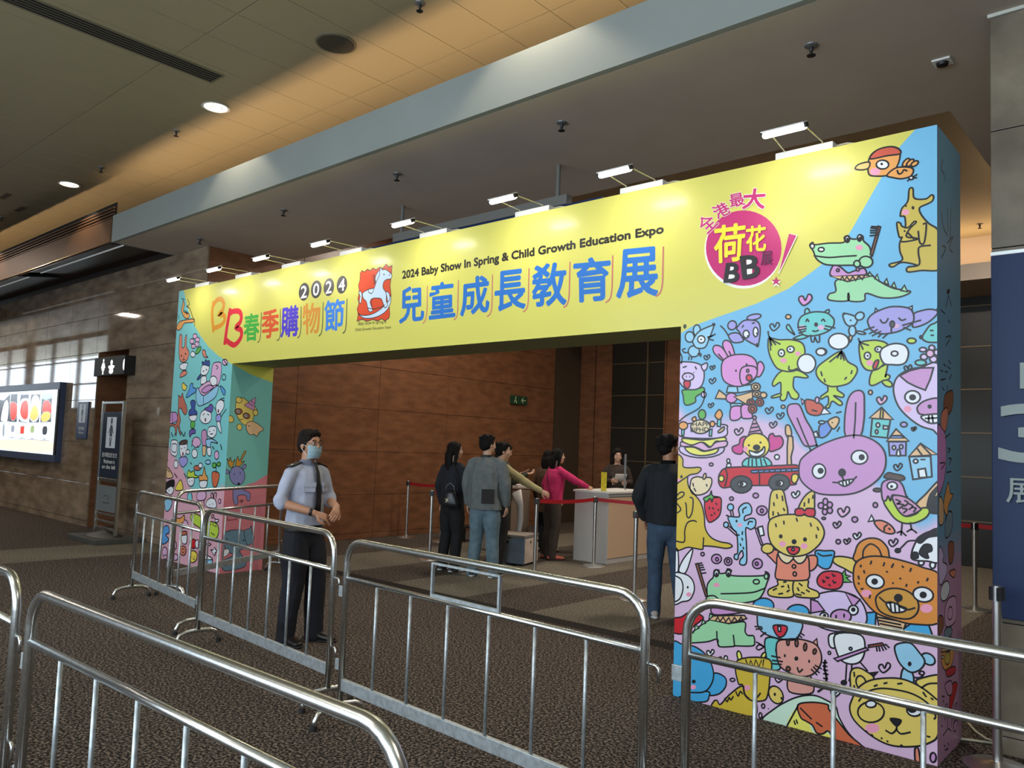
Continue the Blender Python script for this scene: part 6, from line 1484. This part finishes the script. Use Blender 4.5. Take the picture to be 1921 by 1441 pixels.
    for s in (1, -1):
        up_ = [V(lx*.85, s*0.055, 1.388), V(lx*.85, s*0.12, 1.372), sh[s]+V(0, -s*0.010, -0.004), sh[s]*.55+el[s]*.45, el[s]]
        g.append(('t', up_, [0.040+f_*.2, 0.047+f_*.25, 0.055+f_*.3, 0.052+f_*.35, 0.046+f_*.4]))
        if tp['sleeve'] == 'long':
            g.append(('t', [el[s], el[s]*.5+wr[s]*.5, wr[s]*.93+el[s]*.07], [0.047+f_*.4, 0.041+f_*.4, 0.034+f_*.4]))
        elif tp['sleeve'] == 'rolled':
            g.append(('t', [el[s]*.90+sh[s]*.10, el[s]*.93+wr[s]*.07], [0.060, 0.056]))
    part('torso_' + tp['name'] if False else tp['name'], g, tp['m'], t, vx, 3, wob=tp.get('wob', 0.007))
    if tp.get('collar'):
        bm = bmesh.new(); n = 20; r1, r2 = [], []
        for q in range(n):
            a = 0.35+(2*math.pi-0.7)*q/(n-1); r1.append(V(lx*.9+0.062*math.cos(a)+0.006, 0.064*math.sin(a), 1.455)); r2.append(V(lx*.9+0.078*math.cos(a)+0.008, 0.082*math.sin(a), 1.412))
        for a_, b_ in ((r1, r2),):
            va = [bm.verts.new(p) for p in a_]; vb = [bm.verts.new(p) for p in b_]
            for i in range(n-1): bm.faces.new((va[i], va[i+1], vb[i+1], vb[i]))
        bmesh.ops.solidify(bm, geom=bm.faces[:], thickness=0.004)
        obj('collar', bm, tp['m'], t, smooth=True)
    # ---- hair
    hr = style['hair']; hs = []
    hs.append(('e', hp(-0.022, 0, 0.040), (0.098, 0.083, 0.088), rot)); hs.append(('e', hp(-0.045, 0, 0.000), (0.072, 0.080, 0.085), rot))
    if hr in ('short', 'bushy', 'parted'):
        hs.append(('t', [hp(0.040, 0.045, 0.083), hp(0.062, 0.0, 0.088), hp(0.045, -0.045, 0.083)], 0.024))
        for s in (1, -1): hs.append(('e', hp(-0.02, s*0.070, 0.01), (0.045, 0.015, 0.045), rot))
        rr = random.Random(hash(name+str(x)) % 1000 if False else int(x*100))
        for q in range(34 if hr == 'bushy' else 16):
            a = rr.uniform(-2.4, 2.4); zz = rr.uniform(0.0, 0.085) if hr == 'bushy' else rr.uniform(0.05, 0.095)
            rad = math.sqrt(max(0.02, 1-(zz/0.13)**2)); d = (0.093*rad, 0.080*rad)
            hs.append(('e', hp(-0.025-d[0]*math.cos(a), d[1]*math.sin(a), zz+0.02), (0.026, 0.024, 0.022) if hr == 'bushy' else (0.020, 0.018, 0.014)))
    if hr in ('long', 'mid', 'bob'):
        L_ = {'long': 0.44, 'mid': 0.27, 'bob': 0.16}[hr]
        hs.append(('t', [hp(0.045, 0.03, 0.078), hp(0.055, 0, 0.085), hp(0.045, -0.03, 0.078)], 0.024))
        hs.append(('t', [hp(-0.06, 0, 0.03), hp(-0.09, 0, -0.05), hp(-0.09, 0, -0.05-L_*.5)-V(0.0, 0, 0), hp(-0.085, 0, -0.05-L_)], [(0.080, 0.045), (0.092, 0.048), (0.092, 0.040), (0.060, 0.022)], Rh @ V(0, 1, 0)))
        for s in (1, -1): hs.append(('t', [hp(0.030, s*0.070, 0.05), hp(-0.005, s*0.088, -0.02), hp(-0.025, s*0.088, -0.06-L_*.35)], [0.022, 0.026, 0.020], None))
    part('hair', hs, style['hairm'], t, 0.007, 2, wob=0.005)
    return t, hp, dict(sh=sh, el=el, wr=wr, lx=lx)

def rest(side=1): return None
# --- the guard
shirt = cloth('shirt_pale_blue', (172, 178, 198), 0.07)
m_tie = mat('tie_black', sr((22, 22, 26)), 0.6)
st = dict(skin=skin_a, hairm=m_hair2, hair='parted', trousers=cloth('trousers_navy', (18, 20, 30)), shoe=mat('shoe_black', sr((26, 24, 24)), 0.35),
          top=dict(name='shirt', m=shirt, sleeve='rolled', collar=True, fat=0.004, hem=0.925, wob=0.011), leg=1.32)
g, hp, J = person('person', 'guard in pale blue shirt, black tie and face mask behind the barriers', 4.70, -1.06, 11, 1.68,
    dict(elbow_r=(-0.03, -0.25, 1.115), wrist_r=(0.215, -0.115, 1.045), elbow_l=(0.05, 0.215, 1.12), wrist_l=(0.265, 0.085, 1.085), fdir_r=(0.55, 0.62, -0.30), fdir_l=(0.45, -0.60, -0.35),
         fup_r=(0.5, -0.3, 0.8), fup_l=(0.7, 0.3, 0.7), head_turn=-5, bvox=0.0048, curl=0.5, ankle_l=(0.06, 0.12, 0.085), knee_l=(0.05, 0.11, 0.48), voxel=0.008), st)
lx = J['lx']
mk = mat('mask_blue', sr((196, 226, 238)), 0.7, bump=0.4, bump_s=40, stretch=(1, 1, 6))
bm = bmesh.new(); rows = []
for i in range(9):
    v = i/8; z = -0.012-0.098*v; row = []
    for j in range(13):
        u = -1+2*j/12; prof = 0.112-0.014*abs(v-0.35)*2-(0.012 if v > .85 else 0)
        row.append(bm.verts.new(hp(prof*math.cos(u*1.02)-0.004+0.004*math.sin(v*19), (0.073-0.010*v)*math.sin(u*1.30)*1.02, z+0.018*abs(u)**2*(0.5-v))))
    rows.append(row)
for a_, b_ in zip(rows, rows[1:]):
    for j in range(12): bm.faces.new((a_[j], a_[j+1], b_[j+1], b_[j]))
bmesh.ops.solidify(bm, geom=bm.faces[:], thickness=0.002)
mo = obj('face_mask', bm, mk, g, smooth=True)
for s in (1, -1):
    bm = bmesh.new(); tube(bm, [hp(0.045, s*0.071, -0.02), hp(0.015, s*0.079, -0.006), hp(-0.012, s*0.083, 0.010), hp(-0.022, s*0.084, -0.01), hp(0.0, s*0.082, -0.04), hp(0.042, s*0.068, -0.088)], 0.0018, 6)
    obj('ear_loop', bm, m_white, mo)
m_gl = mat('glasses_dark', sr((40, 34, 34)), 0.3)
bm = bmesh.new()
for s in (1, -1):
    ring = [hp(0.101-0.010*abs(math.cos(a))*(1 if True else 0), s*0.033+0.023*math.cos(a), 0.006+0.016*math.sin(a)) for a in [2*math.pi*q/16 for q in range(17)]]
    tube(bm, ring, 0.0016, 6, cap=False); tube(bm, [hp(0.093, s*0.056, 0.010), hp(0.03, s*0.078, 0.012), hp(-0.012, s*0.083, 0.008)], 0.0018, 6)
tube(bm, [hp(0.096, 0.011, 0.010), hp(0.100, 0, 0.013), hp(0.096, -0.011, 0.010)], 0.0016, 6)
go = obj('glasses', bm, m_gl, g)
for s in (1, -1):
    bm = bmesh.new(); ell(bm, hp(0.096, s*0.033, 0.006), (0.001, 0.021, 0.014), None, 2); obj('lens', bm, m_acryl, go, smooth=True)
bm = bmesh.new(); tube(bm, [V(0.083, 0, 1.428), V(0.098, 0, 1.405), V(0.118, 0, 1.36), V(0.135, 0.002, 1.25), V(0.138, 0.004, 1.12), V(0.137, 0.004, 1.02)], [(0.017, 0.010), (0.014, 0.007), (0.020, 0.005), (0.027, 0.005), (0.034, 0.005), (0.030, 0.005)], 10, side=(0, 1, 0))
obj('tie', bm, m_tie, g, smooth=True)
for s in (1, -1):
    bm = bmesh.new(); tri_box(bm, -0.030, 0.030, -0.062, 0.062, -0.004, 0.005, bev=0.003); o = obj('epaulette', bm, m_tie, g); o.location = (0.0, s*0.145, 1.414); o.rotation_euler = (math.radians(-s*17), 0, 0)
    bm = bmesh.new(); tri_box(bm, -0.008, 0.008, -0.006, 0.006, 0.005, 0.008); p_ = obj('pip', bm, m_white, o); p_.location = (0, s*0.02, 0)
    pk_ = obj('pocket', B((-0.004, 0.004, -0.052, 0.052, -0.07, 0.0), bev=0.003), shirt, g); pk_.location = (0.122, s*0.088, 1.27); pk_.rotation_euler = (0, math.radians(-3), math.radians(s*22))
    fl_ = obj('pocket_flap', B((0.0035, 0.008, -0.055, 0.055, -0.03, 0.006), bev=0.002), shirt, pk_)
    st_ = obj('side_stripe', B((-0.006, 0.006, -0.004, 0.004, 0.16, 0.92)), mat('stripe_blue', sr((96, 110, 150)), 0.7), g); st_.location = (0.02, s*0.178, 0)
    st_.rotation_euler = (math.radians(s*4.0), 0, 0)
bm = bmesh.new(); tube(bm, [V(0.160*math.cos(a)*0.80+0.0, 0.176*math.sin(a), 0.898) for a in [2*math.pi*q/24 for q in range(25)]], [(0.018, 0.005)]*25, 8, side=(0, 0, 1), cap=False); obj('belt', bm, m_tie, g, smooth=True)
bm = bmesh.new(); wv = J['wr'][-1]; ev = J['el'][-1]; dv = (wv-ev).normalized(); tube(bm, [wv-dv*0.035, wv-dv*0.012], 0.031, 14); obj('wrist_watch', bm, m_gl, g, smooth=True)

sneaker = mat('sneaker_black', sr((40, 42, 48)), 0.5); sole_w = mat('sole_white', sr((220, 220, 220)), 0.5)
jeans_l = cloth('jeans_light', (100, 122, 134), 0.2); jeans_d = cloth('jeans_dark', (58, 78, 102), 0.2)
hang_l = dict(elbow_l=(-0.03, 0.235, 1.10), wrist_l=(0.05, 0.235, 0.86)); hang_r = dict()
# man in grey jacket
st = dict(skin=skin_b, hairm=m_hair, hair='short', trousers=jeans_l, shoe=sneaker, sole=sole_w, leg=1.25,
          top=dict(name='jacket', m=cloth('jacket_grey_blue', (104, 110, 110), 0.14), sleeve='long', collar=True, fat=0.040, hem=0.80, flare=0.01, wob=0.012))
g, hp, J = person('person', 'man in grey jacket and light jeans with his back to the camera', 3.44, 2.38, 112, 1.74, dict(**hang_l, elbow_r=(-0.01, -0.26, 1.10), wrist_r=(0.07, -0.25, 0.86), head_turn=-35, shw=0.20, bvox=0.007, ankle_l=(0.0, 0.13, 0.085), ankle_r=(0.02, -0.13, 0.085)), st)
pk_ = obj('back_pocket', B((-0.006, 0.006, -0.075, 0.075, -0.17, 0), bev=0.004), mat('pocket_black', sr((30, 26, 28)), 0.7), g, label='black patch pocket'); pk_.location = (-0.145, -0.085, 1.05); pk_.rotation_euler = (0, math.radians(2), math.radians(24))
# woman in black with bag
blackc = cloth('cloth_black', (24, 26, 34)); 
st = dict(skin=skin_b, hairm=m_hair, hair='long', trousers=cloth('trousers_black', (18, 18, 20)), shoe=mat('shoe_dark_grey', sr((52, 52, 56)), 0.5), sole=sole_w, leg=1.2,
          top=dict(name='top', m=blackc, sleeve='long', fat=0.018, hem=0.86, wob=0.007))
g, hp, J = person('person', 'woman in black with long hair and a small black bag', 2.86, 2.38, 92, 1.64, dict(**hang_l, elbow_r=(0.02, -0.23, 1.10), wrist_r=(0.20, -0.15, 1.10), fem=1, shw=0.165, head_turn=-30, bvox=0.007), st)
t = thing('shoulder_bag', 'small black handbag with a pale charm hanging on the back of the woman in black', 'bag', (3.02, 2.18, 0.93), math.radians(15))
bm = bmesh.new(); tube(bm, [(0, 0, -0.115), (0, 0, -0.06), (0, 0, 0.06), (0, 0, 0.10)], [(0.125, 0.045), (0.128, 0.055), (0.085, 0.045), (0.06, 0.03)], 18, side=(1, 0, 0)); obj('body', bm, mat('bag_black', sr((28, 30, 36)), 0.35), t, smooth=True)
bm = bmesh.new(); tube(bm, [(-0.06, 0, 0.09), (-0.055, 0, 0.15), (0, 0, 0.19), (0.055, 0, 0.15), (0.06, 0, 0.09)], 0.007, 8); obj('handle', bm, m_grey, t, smooth=True)
bm = bmesh.new(); tube(bm, [(0.06, 0.0, 0.09), (0.03, 0.09, 0.30), (-0.06, 0.16, 0.46)], 0.006, 8); obj('strap', bm, m_black, t, smooth=True)
bm = bmesh.new(); tri_box(bm, -0.028, 0.028, -0.064, -0.056, -0.03, -0.018); tri_box(bm, -0.006, 0.006, -0.064, -0.056, -0.055, 0.01); bmesh.ops.rotate(bm, verts=bm.verts, cent=(0, -0.06, -0.02), matrix=Matrix.Rotation(0.6, 3, 'Y')); obj('charm', bm, mat('charm_gold', sr((220, 210, 170)), 0.3, metal=0.6), t)
# man in cream/olive shirt reaching to the counter
st = dict(skin=skin_b, hairm=m_hair, hair='short', trousers=cloth('trousers_dark', (38, 36, 36)), shoe=sneaker, leg=1.1,
          top=dict(name='shirt', m=cloth('shirt_olive_cream', (190, 178, 132)), sleeve='long', collar=True, fat=0.02, hem=0.88))
person('person', 'man in cream shirt reaching across to the grey brown counter', 3.07, 3.06, 62, 1.66, dict(**hang_l, elbow_r=(0.26, -0.24, 1.17), wrist_r=(0.47, -0.30, 1.06), head_turn=-15, bvox=0.007), st)
# woman looking at a phone
st = dict(skin=skin_b, hairm=m_hair, hair='mid', trousers=cloth('trousers_dark', (38, 36, 36)), shoe=sneaker, leg=1.05,
          top=dict(name='jacket', m=cloth('jacket_dark_green', (46, 50, 36)), sleeve='long', fat=0.022, hem=0.84))
g, hp, J = person('person', 'dark haired woman in dark green looking at a phone', 2.40, 3.86, 60, 1.65, dict(elbow_l=(0.06, 0.20, 1.12), wrist_l=(0.28, 0.08, 1.24), elbow_r=(0.08, -0.23, 1.13), wrist_r=(0.32, -0.12, 1.24), fem=1, shw=0.17, head_tilt=22, bvox=0.007, fdir_l=(1, -0.3, 0.2), fdir_r=(1, 0.2, 0.2), fup_l=(0, 0, -1), fup_r=(0, 0, -1)), st)
ph = obj('phone', B((-0.075, 0.075, -0.036, 0.036, -0.004, 0.004), bev=0.003), m_black)
a_ = math.radians(60); ph.location = (2.40+0.40*math.cos(a_)*.97+0.02, 3.86+0.40*math.sin(a_)*.97-0.03, 1.245); ph.rotation_euler = (0, math.radians(-18), a_); tag(ph, 'dark phone in the hands of the woman in dark green', 'phone')
# person in brown coat
st = dict(skin=skin_b, hairm=m_hair, hair='bob', trousers=blackc, shoe=mat('shoe_beige', sr((170, 150, 130)), 0.6), leg=1.0,
          top=dict(name='coat', m=cloth('coat_brown', (82, 58, 40)), sleeve='long', fat=0.03, hem=0.66, flare=0.02))
person('person', 'person in a long brown coat beside the woman in pink', 2.42, 4.86, 95, 1.57, dict(**hang_l, elbow_r=(-0.02, -0.23, 1.10), wrist_r=(0.06, -0.24, 0.88), fem=1, shw=0.165, bvox=0.007), st)
# woman in pink
pinkm = cloth('jacket_pink', (206, 44, 104), 0.12)
st = dict(skin=skin_b, hairm=m_hair, hair='mid', trousers=cloth('trousers_brown_grey', (70, 60, 52)), shoe=mat('shoe_coral', sr((220, 110, 90)), 0.5), leg=1.15,
          top=dict(name='jacket', m=pinkm, sleeve='long', fat=0.03, hem=0.88, wob=0.01))
g, hp, J = person('person', 'woman in a bright pink jacket reaching over the white counter', 2.98, 4.28, 68, 1.60, dict(lean=0.07, elbow_l=(0.02, 0.26, 1.12), wrist_l=(0.12, 0.20, 0.92), elbow_r=(0.22, -0.30, 1.22), wrist_r=(0.44, -0.30, 1.13), fem=1, shw=0.175, head_turn=-12, bvox=0.007), st)
bm = bmesh.new(); tube(bm, [V(-0.02, 0.10, 1.42), V(-0.09, 0.03, 1.34), V(-0.125, -0.08, 1.12), V(-0.09, -0.17, 0.95)], [(0.010, 0.004)]*4, 8); obj('strap', bm, m_black, g, smooth=True)
# clerk
st = dict(skin=skin_b, hairm=m_hair, hair='long', trousers=blackc, shoe=sneaker, leg=1.0,
          top=dict(name='jacket', m=cloth('jacket_brown_black', (52, 42, 36)), sleeve='long', fat=0.018, hem=0.84))
g, hp, J = person('person', 'long haired clerk with a tablet behind the white counter', 2.93, 6.02, -48, 1.64, dict(elbow_l=(0.02, 0.22, 1.12), wrist_l=(0.22, 0.12, 1.13), elbow_r=(0.03, -0.24, 1.12), wrist_r=(0.24, -0.12, 1.16), fem=1, shw=0.17, head_tilt=12, bvox=0.006, fdir_l=(1, -0.3, 0.1), fdir_r=(1, 0.3, 0.1)), st)
for s in (1, -1):
    bm = bmesh.new(); tube(bm, [hp(0.02, s*0.078, -0.02), hp(0.0, s*0.088, -0.14), hp(0.03, s*0.075, -0.30)], [0.022, 0.026, 0.014]); obj('hair_lock', bm, m_hair, g, smooth=True)
    bm = bmesh.new(); tube(bm, [V(0.135, s*0.085, 1.22), V(0.138, s*0.09, 1.08)], 0.004, 6); obj('drawstring', bm, m_white, g)
tb = obj('tablet', B((-0.13, 0.13, -0.09, 0.09, -0.004, 0.004), bev=0.003), m_white); a_ = math.radians(-48)
tb.location = (2.93+0.36*math.cos(a_), 6.02+0.36*math.sin(a_), 1.17); tb.rotation_euler = (0, math.radians(-28), a_); tag(tb, 'pale tablet held by the clerk', 'tablet')
# man in black jacket
st = dict(skin=skin_a, hairm=m_hair, hair='bushy', trousers=jeans_d, shoe=mat('shoe_pale', sr((190, 180, 176)), 0.5), sole=sole_w, leg=1.08,
          top=dict(name='jacket', m=cloth('jacket_black', (24, 28, 34)), sleeve='long', fat=0.035, hem=0.86, collar=True, wob=0.01))
g, hp, J = person('person', 'man in black jacket and blue jeans beside the right pillar', 6.15, 2.10, 118, 1.78, dict(elbow_l=(0.0, 0.27, 1.10), wrist_l=(0.12, 0.22, 0.90), elbow_r=(0.0, -0.27, 1.10), wrist_r=(0.12, -0.22, 0.90), shw=0.195, head_turn=-55, bvox=0.007, ankle_l=(0.0, 0.10, 0.085), ankle_r=(0.02, -0.15, 0.085)), st)
